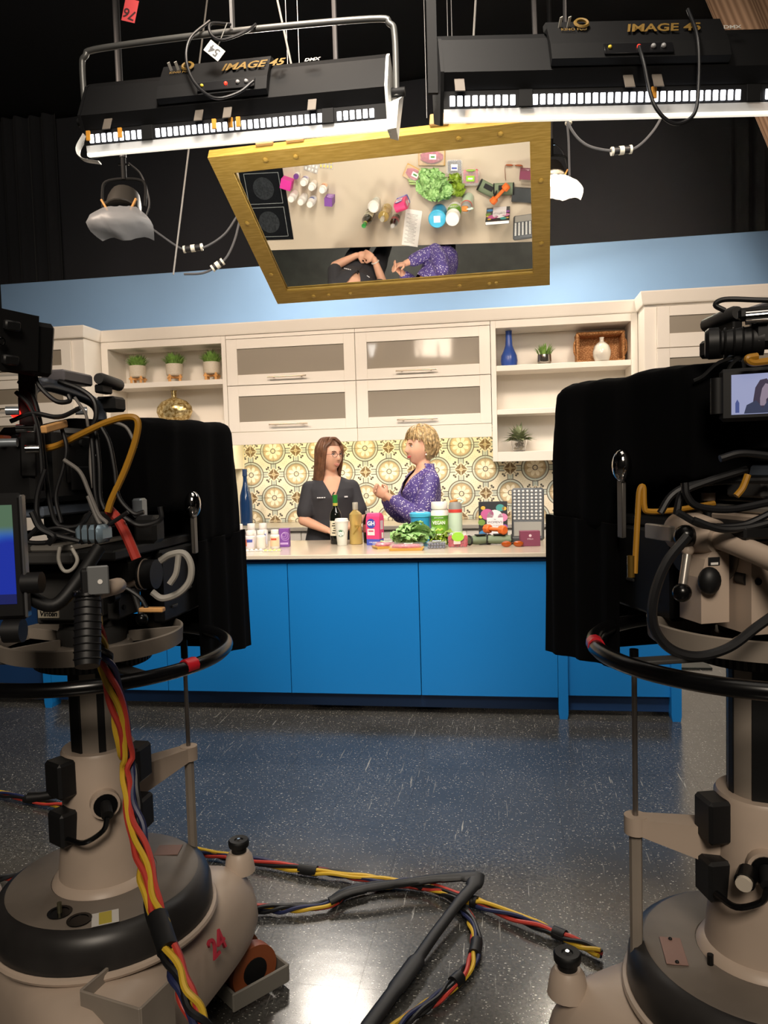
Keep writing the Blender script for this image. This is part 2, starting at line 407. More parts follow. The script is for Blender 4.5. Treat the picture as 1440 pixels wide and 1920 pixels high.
for (x0, x1, gx0, gx1, lab) in ((-2.410, -1.245, -2.309, -1.346, 'cream wall cabinet with two frosted doors beside the potted grasses'),
                               (-1.245, -.086, -1.143, -.181, 'cream wall cabinet with two frosted doors beside the blue vase')):
    t = thing('wall_cabinet', lab, 'cabinet', ((x0+x1)/2, YC, 1.63)); O = Vector(t.location)
    b = MB(Matrix.Translation(-O)); x0b, x1b = x0+.0015, x1-.0015
    b.box(((x0+x1)/2, YC+.02+.167, 2.59), (x1b-x0b, .334, .02)); b.box(((x0+x1)/2, YC+.02+.167, 1.755), (x1b-x0b, .334, .02))
    b.box((x0b+.01, YC+.02+.167, 2.17), (.02, .334, .85)); b.box((x1b-.01, YC+.02+.167, 2.17), (.02, .334, .85)); b.box(((x0+x1)/2, YB-.01, 2.17), (x1b-x0b-.04, .016, .82))
    b.box(((x0+x1)/2, YC+.19, 2.155), (x1b-x0b-.04, .3, .018))
    b.build('body', M_WHITE2, t, smooth=False)
    MB(Matrix.Translation(-O)).box(((x0+x1)/2, YC+.012, 1.687), (x1b-x0b, .022, .112), .002).build('valance', M_WHITE, t, smooth=False)
    e = .001
    for (z0, z1, g0, g1) in ((2.155, 2.566, 2.249, 2.477), (1.743, 2.155, 1.834, 2.060)):
        d = flip_door(t, x0-O.x, x1-O.x, z0-O.z, z1-O.z, YC-O.y+.02, gx0-O.x, gx1-O.x, g0-O.z, g1-O.z, hx=(-1.85 if x0 < -2 else -.715)-O.x)
    MB(Matrix.Translation(-O)).box(((x0+x1)/2, YC+.03, 2.583), (x1b-x0b, .06, .03)).build('top_rail', M_WHITE, t, smooth=False)
# crown moulding, mitred into the tall end cabinets
def crown(pts, name, label):
    b = MB(); n = len(pts)
    prof = [(.0, 2.600), (-.012, 2.602), (-.016, 2.612), (-.03, 2.692), (-.03, 2.702), (.16, 2.702), (.16, 2.600)]
    rings = []
    for i, (x, y) in enumerate(pts):
        p = Vector((x, y)); d0 = (p-Vector(pts[i-1])).normalized() if i else (Vector(pts[1])-p).normalized()
        d1 = (Vector(pts[i+1])-p).normalized() if i < n-1 else d0
        n0 = Vector((-d0.y, d0.x)); n1 = Vector((-d1.y, d1.x)); m = (n0+n1).normalized(); sc = 1/max(.3, m.dot(n0))
        rings.append([(x+m.x*sc*o, y+m.y*sc*o, z) for o, z in prof])
    b.loft(rings); return tag(b.build(name, M_WHITE, smooth=False), label, 'moulding')
crown([(-5.1, 6.3), (-3.60, 6.3), (-3.60, 6.6), (1.107, 6.6), (1.107, 6.3), (3.2, 6.3)], 'crown_moulding', 'long cream crown moulding running along the tops of cabinets')
def tall_cabinet(x0, x1, left, label):
    t = thing('tall_cabinet', label, 'cabinet', ((x0+x1)/2, 6.3, 0)); cx = (x0+x1)/2; b = MB(Matrix.Translation((-cx, -6.3, 0)))
    b.box((cx, 6.638, 1.30), (x1-x0, .632, 2.60), .002); b.build('body', M_WHITE, t, smooth=False)
    if left: a, c = x1-.112-1.16, x1-.112
    else: a, c = x0+.09, x0+.09+1.16
    for (z1, z0) in ((2.585, 2.263), (2.263, 1.941), (1.941, 1.62)):
        flip_door(t, a-cx, c-cx, z0, z1, .022, a+.096-cx, c-.096-cx, z0+.11, z1-.078)
    for k in (0, 1):
        d = MB(Matrix.Translation((-cx, -6.3, 0))).box((a+.29+.58*k, 6.3-.0, .85), (.572, .04, 1.50), .002).build('door', M_WHITE, t, smooth=False)
        MB(Matrix.Translation((-cx, -6.3, 0))).tube([(a+.29+.58*k+(.2-.4*k), 6.25, .95), (a+.29+.58*k+(.2-.4*k), 6.25, 1.3)], .0065, 8).build('handle', M_STEEL, d)
    return t
tall_cabinet(-5.05, -3.602, True, 'tall cream cabinet at left behind the camera viewfinder')
tall_cabinet(1.109, 3.1, False, 'tall cream cabinet at right behind the flip-out camera screen')
# base cabinets and back worktop
M_GREYTOP = mat('grey_stone_top', '#b9b3a8', .25, var=.05, vscale=20)
tag(MB().box((-1.246, 6.64, .8925), (4.70, .62, .035), .004).build('back_worktop', M_GREYTOP, smooth=False), 'grey stone worktop under the patterned tile wall', 'worktop')
x = -3.59
for i in range(5):
    wd = .936
    lab = ['far left', 'second from left', 'middle', 'second from right', 'far right'][i]
    t = thing('base_cabinet', f'{lab} of five cream base cabinets under the grey worktop', 'cabinet', (x+wd/2, 6.37, 0))
    MB().box((0, .29, .49), (wd-.002, .56, .764), .002).build('body', M_WHITE, t, smooth=False)
    MB().box((0, .32, .054), (wd-.002, .5, .107)).build('toe_kick', M_WHITE2, t, smooth=False)
    for s in (-1, 1):
        d = MB().box((s*wd/4, 0, .485), (wd/2-.006, .022, .74), .002).build('door', M_WHITE, t, smooth=False)
        MB().tube([(s*.06, -.04, .6), (s*.06, -.04, .8)], .006, 8).build('handle', M_STEEL, d)
    x += wd+.002
# backsplash tiles, each a tile of its own: quarter medallions at two corners, star crosses at the others
def tile_mat():
    k = NT('encaustic_tile'); uv = k.node('ShaderNodeUVMap').outputs[0]
    sp = k.node('ShaderNodeSeparateXYZ'); k.l.new(uv, sp.inputs[0]); u, v = sp.outputs[0], sp.outputs[1]
    m = k.math
    def band(x, c, w_, soft=.012):      # 1 near c
        return m('SUBTRACT', 1, k.ramp(m('ABSOLUTE', m('SUBTRACT', x, c)), w_-soft*.5, w_+soft))
    # fold to the nearer medallion corner: corners (0,0) and (1,1)
    far = m('GREATER_THAN', m('ADD', u, v), 1.0)
    a = m('ABSOLUTE', m('SUBTRACT', u, far)); b = m('ABSOLUTE', m('SUBTRACT', v, far))
    r = m('SQRT', m('ADD', m('MULTIPLY', a, a), m('MULTIPLY', b, b)))
    th = m('ARCTAN2', b, a)
    # star-cross corner distances (1,0) / (0,1)
    near1 = m('LESS_THAN', u, v)
    c = m('ABSOLUTE', m('SUBTRACT', u, m('SUBTRACT', 1, near1))); d = m('ABSOLUTE', m('SUBTRACT', v, near1))
    man = m('ADD', c, d); mx = m('MAXIMUM', c, d); mn = m('MINIMUM', c, d)
    cream = lin('#ece4d0'); dark = lin('#56534c'); blue = lin('#c3ccc4'); tan = lin('#b6a384'); tan2 = lin('#cdbd9c'); white = lin('#f3ead5'); brown = lin('#7d684c')
    col = cream
    # leaf sprays in the field
    wvx = m('SINE', m('MULTIPLY', m('SUBTRACT', a, b), 46))
    spray = m('MULTIPLY', m('MULTIPLY', k.ramp(wvx, .55, .95), band(r, .74, .10)), band(m('SUBTRACT', a, b), 0, .17))
    col = k.mix(m('MULTIPLY', spray, .55), col, tan2)
    # blue-grey straps joining medallions along the edges
    strap = m('MULTIPLY', m('LESS_THAN', mn, .085), m('LESS_THAN', m('SUBTRACT', 1, mx), .60))
    col = k.mix(m('MULTIPLY', m('LESS_THAN', mn, .10), m('GREATER_THAN', mx, .22)), col, blue)
    col = k.mix(m('MULTIPLY', band(mn, .105, .012), m('GREATER_THAN', mx, .24)), col, dark)
    # medallion: strap ring, dark rings, tan disc, petals
    inr = m('LESS_THAN', r, .56)
    col = k.mix(inr, col, cream)
    col = k.mix(band(r, .545, .016), col, dark); col = k.mix(band(r, .49, .030), col, blue); col = k.mix(band(r, .445, .009), col, dark)
    col = k.mix(m('LESS_THAN', r, .43), col, tan2); col = k.mix(band(r, .41, .02), col, tan)
    pet = m('ABSOLUTE', m('SINE', m('MULTIPLY', th, 4)))        # eight petals round the full medallion
    rad = m('ADD', .12, m('MULTIPLY', m('POWER', pet, .6), .23))
    col = k.mix(m('MULTIPLY', m('LESS_THAN', r, rad), m('GREATER_THAN', r, .10)), col, white)
    col = k.mix(m('MULTIPLY', band(pet, 0, .10, .08), m('MULTIPLY', m('LESS_THAN', r, .38), m('GREATER_THAN', r, .1))), col, tan2)
    col = k.mix(m('LESS_THAN', r, .11), col, white); col = k.mix(band(r, .095, .014), col, dark)
    # star cross with four brown triangles and curled buds
    st = m('MULTIPLY', m('LESS_THAN', man, .27), m('GREATER_THAN', mn, .018))
    col = k.mix(m('LESS_THAN', man, .31), col, cream)
    col = k.mix(st, col, brown); col = k.mix(m('LESS_THAN', man, .11), col, tan2)
    for (cx_, cy_) in ((.235, .30), (.30, .235)):
        q = m('SQRT', m('ADD', m('POWER', m('SUBTRACT', c, cx_), 2), m('POWER', m('SUBTRACT', d, cy_), 2)))
        col = k.mix(m('LESS_THAN', q, .043), col, dark)
    col = k.mix(m('MULTIPLY', band(m('SUBTRACT', c, d), 0, .014), m('MULTIPLY', m('GREATER_THAN', man, .28), m('LESS_THAN', man, .5))), col, dark)
    k.l.new(col, k.b.inputs['Base Color']); k.b.inputs['Roughness'].default_value = .28
    return k.m
M_TILE = tile_mat(); M_TEDGE = mat('tile_edge', '#e9e0c8', .5)
TS = .2178
def tile_mesh(flip, x0=0, x1=1, z0=0, z1=1):
    b = MB(); g = .0012; X0_, X1_, Z0_, Z1_ = x0*TS+(g if x0 == 0 else 0), x1*TS-(g if x1 == 1 else 0), z0*TS+(g if z0 == 0 else 0), z1*TS-(g if z1 == 1 else 0)
    e = .0015; th = .008
    vs = [(X0_+e, -th, Z0_+e), (X1_-e, -th, Z0_+e), (X1_-e, -th, Z1_-e), (X0_+e, -th, Z1_-e), (X0_, -th+e, Z0_), (X1_, -th+e, Z0_), (X1_, -th+e, Z1_), (X0_, -th+e, Z1_), (X0_, 0, Z0_), (X1_, 0, Z0_), (X1_, 0, Z1_), (X0_, 0, Z1_)]
    fs = [(0, 1, 2, 3)]+[(i+4, (i+1) % 4+4, (i+1) % 4, i) for i in range(4)]+[(i+8, (i+1) % 4+8, (i+1) % 4+4, i+4) for i in range(4)]
    b.add(vs, fs); me = b.mesh('tile', M_TILE, smooth=False)
    ul = me.uv_layers.new(name='UVMap')
    for lp in me.loops:
        p = me.vertices[lp.vertex_index].co; a = p.x/TS
        ul.data[lp.index].uv = ((1-a) if flip else a, p.z/TS)
    return me
bs = struct(MB().box((-1.246, 6.951, 1.33), (4.70, .006, .84)).build('wall_backsplash', mat('white_grout', '#f2ead2', .8), smooth=False))
TX0, TZ0 = -1.027, 1.359; xl, xr, zl, zh_ = -2.396, 1.106, .912, 1.735; cache = {}
for kx in range(-7, 11):
    for mz in range(-3, 2):
        ax, az = TX0+kx*TS, TZ0+mz*TS
        fx0 = max(0, (xl-ax)/TS); fx1 = min(1, (xr-ax)/TS); fz0 = max(0, (zl-az)/TS); fz1 = min(1, (zh_-az)/TS)
        if fx1-fx0 < .05 or fz1-fz0 < .05: continue
        key = ((kx+mz) % 2, round(fx0, 3), round(fx1, 3), round(fz0, 3), round(fz1, 3))
        if key not in cache: cache[key] = tile_mesh(*key)
        inst('tile', cache[key], bs, (ax, 6.948, az))
# warm strip lights under the wall cabinets
for nm, x0, x1, z in (('under_cabinet_light', -2.38, -.12, 1.742), ):
    t = thing(nm, 'slim warm strip light under the frosted wall cabinets', 'light', ((x0+x1)/2, 6.70, z))
    MB().box((0, 0, -.008), (x1-x0, .03, .016), .003).build('housing', M_WHITE2, t, smooth=False)
    MB().box((0, 0, -.0165), (x1-x0-.02, .02, .002)).build('lens', mat('strip_lens', '#ffffff', .4, emit='#ffe08a', es=6), t, smooth=False)
    l = area('strip_glow', (0, 0, -.02), (0, .25, -1), x1-x0-.05, 7, (1, .86, .52), size_y=.03); l.parent = t
# ================================================================== island
M_BLUE = mat('satin_blue_paint', '#1170b6', .38, var=.02, vscale=2)
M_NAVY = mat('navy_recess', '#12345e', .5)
D = 4.218; PX0 = -1.2263; PW = .751
isl = thing('kitchen_island', 'bright blue panelled kitchen island with toe kick and feet', 'island', (-1.3, D, 0))
I = MB(Matrix.Translation((1.3, -D, 0)))
def ibuild(nm, c, s, m, b=.002): return MB(Matrix.Translation((1.3, -D, 0))).box(c, s, b).build(nm, m, isl, smooth=False)
xe0, xe1 = PX0-3.72*PW, PX0+2.86*PW
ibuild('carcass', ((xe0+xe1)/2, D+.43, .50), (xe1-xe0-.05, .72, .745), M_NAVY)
for kx in range(-2, 2): ibuild('front_panel', (PX0+(kx+.5)*PW, D+.01, (.8686+.1205)/2), (PW-.004, .02, .8686-.1205), M_BLUE, .0015)
ibuild('front_panel', (PX0+2*PW+.055+.27, D+.05, .495), (.54, .02, .748), M_BLUE, .0015)
ibuild('front_panel', (xe0+.35, D+.05, .495), (.66, .02, .748), M_BLUE, .0015)
for xx in (PX0+2*PW+.026, xe1-.03, PX0-2*PW-.026, xe0+.02):
    f = MB(Matrix.Translation((1.3, -D, 0))); w2 = .026
    f.loft([[(xx-w2*s, D+.002, z0), (xx+w2*s, D+.002, z0), (xx+w2*s, D+.10, z0), (xx-w2*s, D+.10, z0)] for s, z0 in ((.8, 0), (1, .03), (1, .872))])
    f.build('foot_post', M_BLUE, isl, smooth=False)
ibuild('end_panel', (xe1-.004, D+.42, .45), (.02, .72, .85), M_BLUE); ibuild('end_panel', (xe0-.0, D+.42, .45), (.02, .72, .85), M_BLUE)
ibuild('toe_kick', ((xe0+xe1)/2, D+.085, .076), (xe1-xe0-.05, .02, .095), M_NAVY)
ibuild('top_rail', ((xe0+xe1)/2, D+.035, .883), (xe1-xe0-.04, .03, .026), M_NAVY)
k = NT('cream_quartz'); n = k.noise(900, k.coord('Object'), 2); k.l.new(k.mix(k.ramp(n, .35, .7), lin('#bcae9b'), lin('#d8cdbb')), k.b.inputs['Base Color'])
k.b.inputs['Roughness'].default_value = .2; k.b.inputs['Coat Weight'].default_value = .2
tag(MB().box(((xe0+xe1)/2, (4.19+5.06)/2, .908), (xe1-xe0+.06, .87, .024), .003).build('island_worktop', k.m, smooth=False), 'cream quartz worktop on the blue island', 'worktop')
tag(MB().box((-.75, 5.75, .006), (4.2, .9, .012), .004).build('floor_mat', mat('black_rubber_mat', '#282e2c', .4, var=.4, vscale=6), smooth=False), 'long black rubber mat on the floor behind island', 'mat')
# ================================================================== things on the shelves
M_LEAF = mat('grass_green', '#86b155', .55, var=.35, vscale=40); M_LEAF2 = mat('dusty_sage_leaf', '#98a27c', .5, var=.25, vscale=30)
M_WOOD = mat('light_oak', '#e2ab6c', .5, var=.12, vscale=30)
def blade(b, base, tip, w0, sag=.0, up=(0, 0, 1)):
    a = Vector(base); t = Vector(tip); m = (a+t)/2+Vector((0, 0, sag)); d = (t-a); s = d.cross(Vector(up)); s = s.normalized() if s.length > 1e-5 else Vector((1, 0, 0))
    nrm = s.cross(d).normalized()*w0*.25
    b.add([a-s*w0*.6, a+s*w0*.6, m+s*w0+nrm, m-s*w0+nrm, t, m-nrm*.2], [(0, 1, 2, 5), (0, 5, 3), (5, 2, 4), (3, 5, 4)])
def cluster(n, c, h, spread, w0, seed, up_bias=.7, curl=0):
    rnd = random.Random(seed); b = MB()
    for i in range(n):
        a = rnd.random()*2*PI; r = spread*math.sqrt(rnd.random()); b0 = Vector(c)+Vector((math.cos(a)*r*.45, math.sin(a)*r*.45, 0))
        tip = Vector(c)+Vector((math.cos(a)*r*1.05, math.sin(a)*r*1.05, h*(up_bias+(1-up_bias)*rnd.random())*(1-.45*(r/spread)**2)))
        blade(b, b0, tip, w0*(.7+.6*rnd.random()), sag=h*.12)
    return b
k = NT('ribbed_cream_ceramic'); wv = k.node('ShaderNodeTexNoise'); wv.inputs['Scale'].default_value = 60
k.l.new(k.mix(k.ramp(wv.outputs[0], .4, .65), lin('#c9bda9'), lin('#e5dccb')), k.b.inputs['Base Color']); k.b.inputs['Roughness'].default_value = .5; M_POT = k.m
def grass_pot(x, seed, label):
    t = thing('potted_grass', label, 'potted plant', (x, 6.76, 2.2255), random.Random(seed).random()*.5, 'potted grasses on oak stands')
    p = MB(); n = 40; prof = [(.0, .065), (.066, .065), (.073, .075), (.076, .17), (.072, .172), (.068, .160), (0, .158)]
    rings = [[(r*(1+.02*(k % 2))*math.cos(2*PI*k/n), r*(1+.02*(k % 2))*math.sin(2*PI*k/n), z) for k in range(n)] for r, z in prof[1:-1]]
    p.loft(rings); p.build('pot', M_POT, t, ang=25)
    s = MB()
    for i in range(4):
        a = PI/4+i*PI/2; s.box((.064*math.cos(a), .064*math.sin(a), .045), (.018, .018, .09), .002, Rz(a))
    s.bar((-.06, -.06, .05), (.06, .06, .05), .014, .016); s.bar((-.06, .06, .05), (.06, -.06, .05), .014, .016)
    s.build('stand', M_WOOD, t, smooth=False)
    cluster(320, (0, 0, .150), .155, .12, .005, seed, .5).build('grass', M_LEAF, t)
grass_pot(-3.329, 1, 'potted grass on oak stand nearest the shelf corner, leftmost'); grass_pot(-2.969, 2, 'potted grass on oak stand above the gold vase, middle'); grass_pot(-2.609, 3, 'potted grass on oak stand next to the frosted doors')
k = NT('mercury_gold_glass'); n_ = k.noise(38, k.coord(), 5, .7)
k.l.new(k.mix(k.ramp(n_, .4, .6), lin('#9a7d42'), lin('#e6d5a2')), k.b.inputs['Base Color']); k.b.inputs['Roughness'].default_value = .16; k.b.inputs['Metallic'].default_value = .6; k.bump(n_, .35, .004)
t = thing('gold_vase', 'round mottled gold glass vase with short neck on shelf', 'vase', (-2.985, 6.76, 1.857))
MB().lathe([(.06, 0), (.10, .008), (.15, .05), (.172, .105), (.165, .15), (.12, .20), (.05, .228), (.026, .236)], n=36, sy=.6).build('body', k.m, t)
MB().lathe([(.024, .234), (.024, .29), (.03, .292), (.03, .30), (.02, .302), (.018, .24)], n=20).build('neck', k.m, t)
tag(MB(Matrix.Translation((.068, 6.73, 2.2255))).lathe([(.058, 0), (.066, .008), (.071, .05), (.066, .095), (.045, .14), (.031, .18), (.027, .24), (.026, .295), (.028, .303), (.022, .304), (.02, .28), (0, .27)], n=28).build('blue_vase', mat('cobalt_glaze', '#2f4f9e', .3)), 'tall cobalt blue bottle vase on the right hand shelf', 'vase')
M_CHROME = mat('chrome', '#d8d8d8', .08, 1.0); M_SILV = mat('silver_lustre_ceramic', '#a8a29a', .15, .9)
t = thing('potted_succulent', 'small spiky green plant in silver pot between vase and basket', 'potted plant', (.363, 6.72, 2.2255))
MB().lathe([(.045, 0), (.05, .004), (.06, .03), (.058, .085), (.052, .087), (.048, .07), (0, .068)], n=24).build('pot', M_SILV, t)
cluster(60, (0, 0, .07), .14, .10, .006, 11, .7).build('leaves', M_LEAF, t)
# wicker basket standing on its side
k = NT('woven_water_hyacinth'); uvn = k.coord(); ck = k.node('ShaderNodeTexVoronoi'); ck.inputs['Scale'].default_value = 75; mp = k.node('ShaderNodeMapping'); mp.inputs['Scale'].default_value = (1, 1, 1.7); k.l.new(uvn, mp.inputs[0]); k.l.new(mp.outputs[0], ck.inputs['Vector'])
k.l.new(k.mix(k.ramp(ck.outputs['Distance'], .1, .6), lin('#e6b27c'), lin('#a5703f')), k.b.inputs['Base Color']); k.b.inputs['Roughness'].default_value = .7; k.bump(k.math('SUBTRACT', 1, ck.outputs['Distance']), .6, .006); M_WICK = k.m
t = thing('wicker_basket', 'rectangular brown wicker basket standing on its side on shelf', 'basket', (.83, 6.818, 2.2255)); w2, h2 = .198, .262
MB().box((0, .10, h2/2), (2*w2-.03, .02, h2-.03), .004).build('base', M_WICK, t)
for nm, c, s in (('side', (0, .02, .014), (2*w2, .17, .026)), ('side', (0, .02, h2-.014), (2*w2, .17, .026)), ('side', (-w2+.013, .02, h2/2), (.026, .17, h2-.054)), ('side', (w2-.013, .02, h2/2), (.026, .17, h2-.054))):
    MB().box(c, s, .006).build(nm, M_WICK, t)
br = MB(); pts = []
for (a, b_) in (((-w2+.01, .016), (w2-.01, .016)), ((w2-.01, .016), (w2-.01, h2-.012)), ((w2-.01, h2-.012), (-w2+.01, h2-.012)), ((-w2+.01, h2-.012), (-w2+.01, .016))):
    L = math.hypot(b_[0]-a[0], b_[1]-a[1]); n = int(L/.022)
    for i in range(n):
        f0 = i/n; f1 = (i+1.3)/n; br.tube([(a[0]+(b_[0]-a[0])*f0-.004, -.068+.006*(i % 2), a[1]+(b_[1]-a[1])*f0+.003), (a[0]+(b_[0]-a[0])*f1, -.072, a[1]+(b_[1]-a[1])*f1)], [.011, .012], 6)
br.build('braided_rim', M_WICK, t)
for s in (-1, 1):
    MB().tube(spl([(s*(w2-.005), -.03, h2*.25), (s*(w2+.012), -.04, h2*.35), (s*(w2+.016), -.04, h2*.5), (s*(w2+.012), -.04, h2*.68), (s*(w2-.005), -.03, h2*.78)], 4), .010, 7).build('handle', M_WICK, t)
tag(MB(Matrix.Translation((.829, 6.672, 2.2255))).lathe([(.045, 0), (.058, .006), (.072, .05), (.074, .085), (.06, .13), (.035, .155), (.018, .165), (.016, .19), (.022, .2), (.014, .2), (.01, .17)], n=28).build('white_vase', mat('pearl_glaze', '#dcd6ca', .18, coat=.5)), 'round pearly white bud vase in front of wicker basket', 'vase')
t = thing('potted_agave', 'spiky grey green plant in glass bowl of stones on shelf', 'potted plant', (.14, 6.74, 1.5015))
MB().lathe([(.045, 0), (.052, .004), (.066, .06), (.068, .10), (.064, .10), (.062, .06), (.046, .008), (0, .006)], n=24).build('glass_bowl', mat('clear_glass', '#ffffff', .03, trans=.95), t)
st = MB(); rnd = random.Random(5)
for i in range(26):
    a = rnd.random()*2*PI; r = .038*math.sqrt(rnd.random()); st.sphere((r*math.cos(a), r*math.sin(a), .02+.055*rnd.random()), .012+.006*rnd.random(), 7, 5, (1, .8, .6))
st.build('stones', mat('river_stones', '#8a7a52', .5, var=.4, vscale=40), t)
b = MB(); rnd = random.Random(9)
for i in range(54):
    a = rnd.random()*2*PI; el = rnd.uniform(.15, 1.35); L = rnd.uniform(.14, .19); dv = Vector((math.cos(a)*math.cos(el), math.sin(a)*math.cos(el), math.sin(el)))
    blade(b, (.01*math.cos(a), .01*math.sin(a), .085), Vector((0, 0, .085))+dv*L+Vector((0, 0, -.03*math.cos(el))), .019, sag=.02)
b.build('leaves', M_LEAF2, t)
# blue bottle, canisters and a mug on the back worktop
k_glassblue = mat('blue_glass', '#1d3a66', .12, coat=.6)
t = thing('blue_bottle', 'dark blue glass bottle standing on the grey back worktop', 'bottle', (-2.30, 6.66, .911))
MB().lathe([(.05, 0), (.056, .006), (.058, .2), (.05, .27), (.024, .36), (.018, .40), (.018, .47), (.021, .472), (.021, .485), (0, .487)], n=24).build('body', k_glassblue, t)
MB().lathe([(.0185, .44), (.0215, .442), (.0215, .505), (0, .507)], n=16).build('stopper', mat('dark_blue_cap', '#26406a', .5), t)
for i, (x, lab) in enumerate(((-2.98, 'cream ceramic jar with wood lid on back worktop, left one'), (-2.83, 'cream ceramic jar with wood lid on back worktop, right one'))):
    t = thing('ceramic_jar', lab, 'jar', (x, 6.66, .911), 0, 'cream jars on the back worktop')
    MB().lathe([(.05, 0), (.058, .006), (.06, .14), (.056, .145), (0, .145)], n=24).build('body', mat('cream_jar', '#e9dfcf', .35), t)
    MB().lathe([(.058, .145), (.058, .16), (.05, .165), (0, .166)], n=24).build('lid', M_WOOD, t)
tag(MB(Matrix.Translation((.93, 6.60, .911))).lathe([(.05, 0), (.055, .005), (.055, .15), (.03, .2), (.03, .24), (0, .24)], n=20).build('grey_canister', mat('grey_blue_tin', '#8391a0', .3, .4)), 'grey blue tin canister on back worktop at right', 'canister')

# ================================================================== things on the island (worktop at z .92)
ZT = .9205
M_PLAST = mat('white_plastic', '#ece8e2', .4); M_PAPER = mat('white_paper', '#efece6', .6)
cooktop = thing('cooktop', 'black glass induction cooktop set into worktop, left in mirror', 'cooktop', (-1.90, 4.70, ZT))
MB().box((0, 0, .003), (.36, .55, .006), .002).build('glass_plate', mat('black_ceran', '#17191c', .08), cooktop, smooth=False)
m_ln = mat('cooktop_print', '#9aa0a0', .4)
for cy in (-.13, .13):
    e = MB()
    for (a, b_) in (((-.14, cy-.115), (.14, cy-.115)), ((.14, cy-.115), (.14, cy+.115)), ((.14, cy+.115), (-.14, cy+.115)), ((-.14, cy+.115), (-.14, cy-.115))): e.bar((a[0], a[1], .0063), (b_[0], b_[1], .0063), .003, .0006)
    e.build('zone_outline', m_ln, cooktop)
    MB().lathe([(.0, .0061), (.085, .0061), (.085, .0066), (0, .0066)], (0, cy, 0), 32).build('zone_disc', mat('zone_dot_print', '#2c3034', .3, var=.5, vscale=90), cooktop)
def lab_band(t, r, z0, z1, m, a0=-1.2, a1=1.2, name='label'):       # label wrapped on the side that faces the room
    b = MB(); n = 14; rr = r+.0006
    A = [(rr*math.sin(a0+(a1-a0)*i/n), -rr*math.cos(a0+(a1-a0)*i/n)) for i in range(n+1)]
    vs = [(x, y, z0) for x, y in A]+[(x, y, z1) for x, y in A]; N = n+1
    b.add(vs, [(i, i+1, N+i+1, N+i) for i in range(n)]); return b.build(name, m, t)
pills = [(-1.542, 4.515, '#d8cfd8', 'front white pill bottle beside the small purple lid'), (-1.484, 4.552, '#e8ddd0', 'white pill bottle second along the front row'), (-1.402, 4.575, '#f2c9a4', 'white pill bottle with orange and red label by purple box'),
         (-1.648, 4.62, '#e6d6cf', 'white pill bottle at the left end of back row'), (-1.575, 4.645, '#e9e4dd', 'white pill bottle in the middle of back row'), (-1.505, 4.665, '#dfe3ee', 'white pill bottle with blue label, end of back row')]
for i, (x, y, c, lab) in enumerate(pills):
    h = .115 if i < 3 else .15
    t = thing('pill_bottle', lab, 'bottle', (x, y, ZT), 0, 'white supplement bottles on the island')
    s = .029 if i < 3 else .03
    MB().lathe([(s*.9, 0), (s, .004), (s, h*.68), (s*.7, h*.76), (s*.7, h*.8)], n=22).build('body', M_PLAST, t)
    MB().lathe([(s*.8, h*.77), (s*.82, h*.78), (s*.82, h*.98), (s*.76, h), (0, h)], n=22).build('cap', M_PLAST, t)
    lb = lab_band(t, s, h*.12, h*.6, mat('pill_label_%d' % i, c, .5))
    if i in (0, 5): lab_band(t, s+.0006, h*.40, h*.55, mat('label_blue', '#4a5aa8', .5), -.8, .8, 'label_stripe')
    if i == 0: lab_band(t, s+.0006, h*.2, h*.55, mat('label_orange', '#e0794a', .5), -1.1, -.4, 'label_flower')
    if i == 2: lab_band(t, s+.0006, h*.45, h*.55, mat('label_red', '#c8503e', .5), -.6, .6, 'label_stripe')
def carton(name, label, x, y, d, m, rz, side=None):
    t = thing(name, label, 'box', (x, y, ZT), rz)
    MB().box((0, 0, d[2]/2), d, .0015).build('carton', m, t, smooth=False)
    if side: MB().box((0, -d[1]/2-.0004, d[2]*.5), (d[0]*.6, .0006, d[2]*.5)).build('print', side, t, smooth=False)
    return t
carton('pink_carton', 'bright pink cardboard carton at the left of pill bottles', -1.691, 4.53, (.085, .075, .085), mat('magenta_card', '#d5339a', .45), .35)
t = carton('purple_carton', 'purple cardboard carton with silver lines right of pill bottles', -1.365, 4.665, (.062, .062, .115), mat('purple_card', '#7d4a9e', .45), .12)
e = MB()
for i in range(3): e.torus((.004*i, -.0316, .075-.004*i), .012+.007*i, .0012, 20, 5, Rx(PI/2))
e.build('line_print', mat('lilac_print', '#c7a9d8', .4), t); MB().box((0, -.0315, .022), (.05, .0006, .012)).build('text_block', mat('lilac_print', '#c7a9d8', .4), t)
t = thing('purple_bottle', 'very small bottle with purple cap beside the pink carton', 'bottle', (-1.605, 4.478, ZT))
MB().lathe([(.02, 0), (.022, .003), (.022, .045), (.012, .05)], n=18).build('body', M_PLAST, t); MB().lathe([(.02, .045), (.02, .068), (.018, .07), (0, .07)], n=18).build('cap', mat('purple_cap', '#6d3a86', .4), t)
def blister(x, y, rz, m, mp_, lab, nx=4, ny=2):
    t = thing('blister_pack', lab, 'medicine', (x, y, ZT), rz)
    MB().box((0, 0, .0015), (.11, .065, .003), .001).build('foil_card', m, t, smooth=False)
    for i in range(nx):
        for j in range(ny): MB().sphere((-.04+.0265*i, -.016+.032*j, .004), .012, 10, 6, (.75, 1.05, .55)).build('capsule', mp_, t)
blister(-1.492, 4.435, .35, mat('silver_foil', '#d9d6d2', .3, .4), M_PLAST, 'white and silver blister pack of tablets near worktop edge')
blister(-1.372, 4.415, .15, mat('silver_foil', '#d9d6d2', .3, .4), mat('yellow_capsule', '#e8d27e', .35), 'blister pack of yellow capsules near worktop edge')
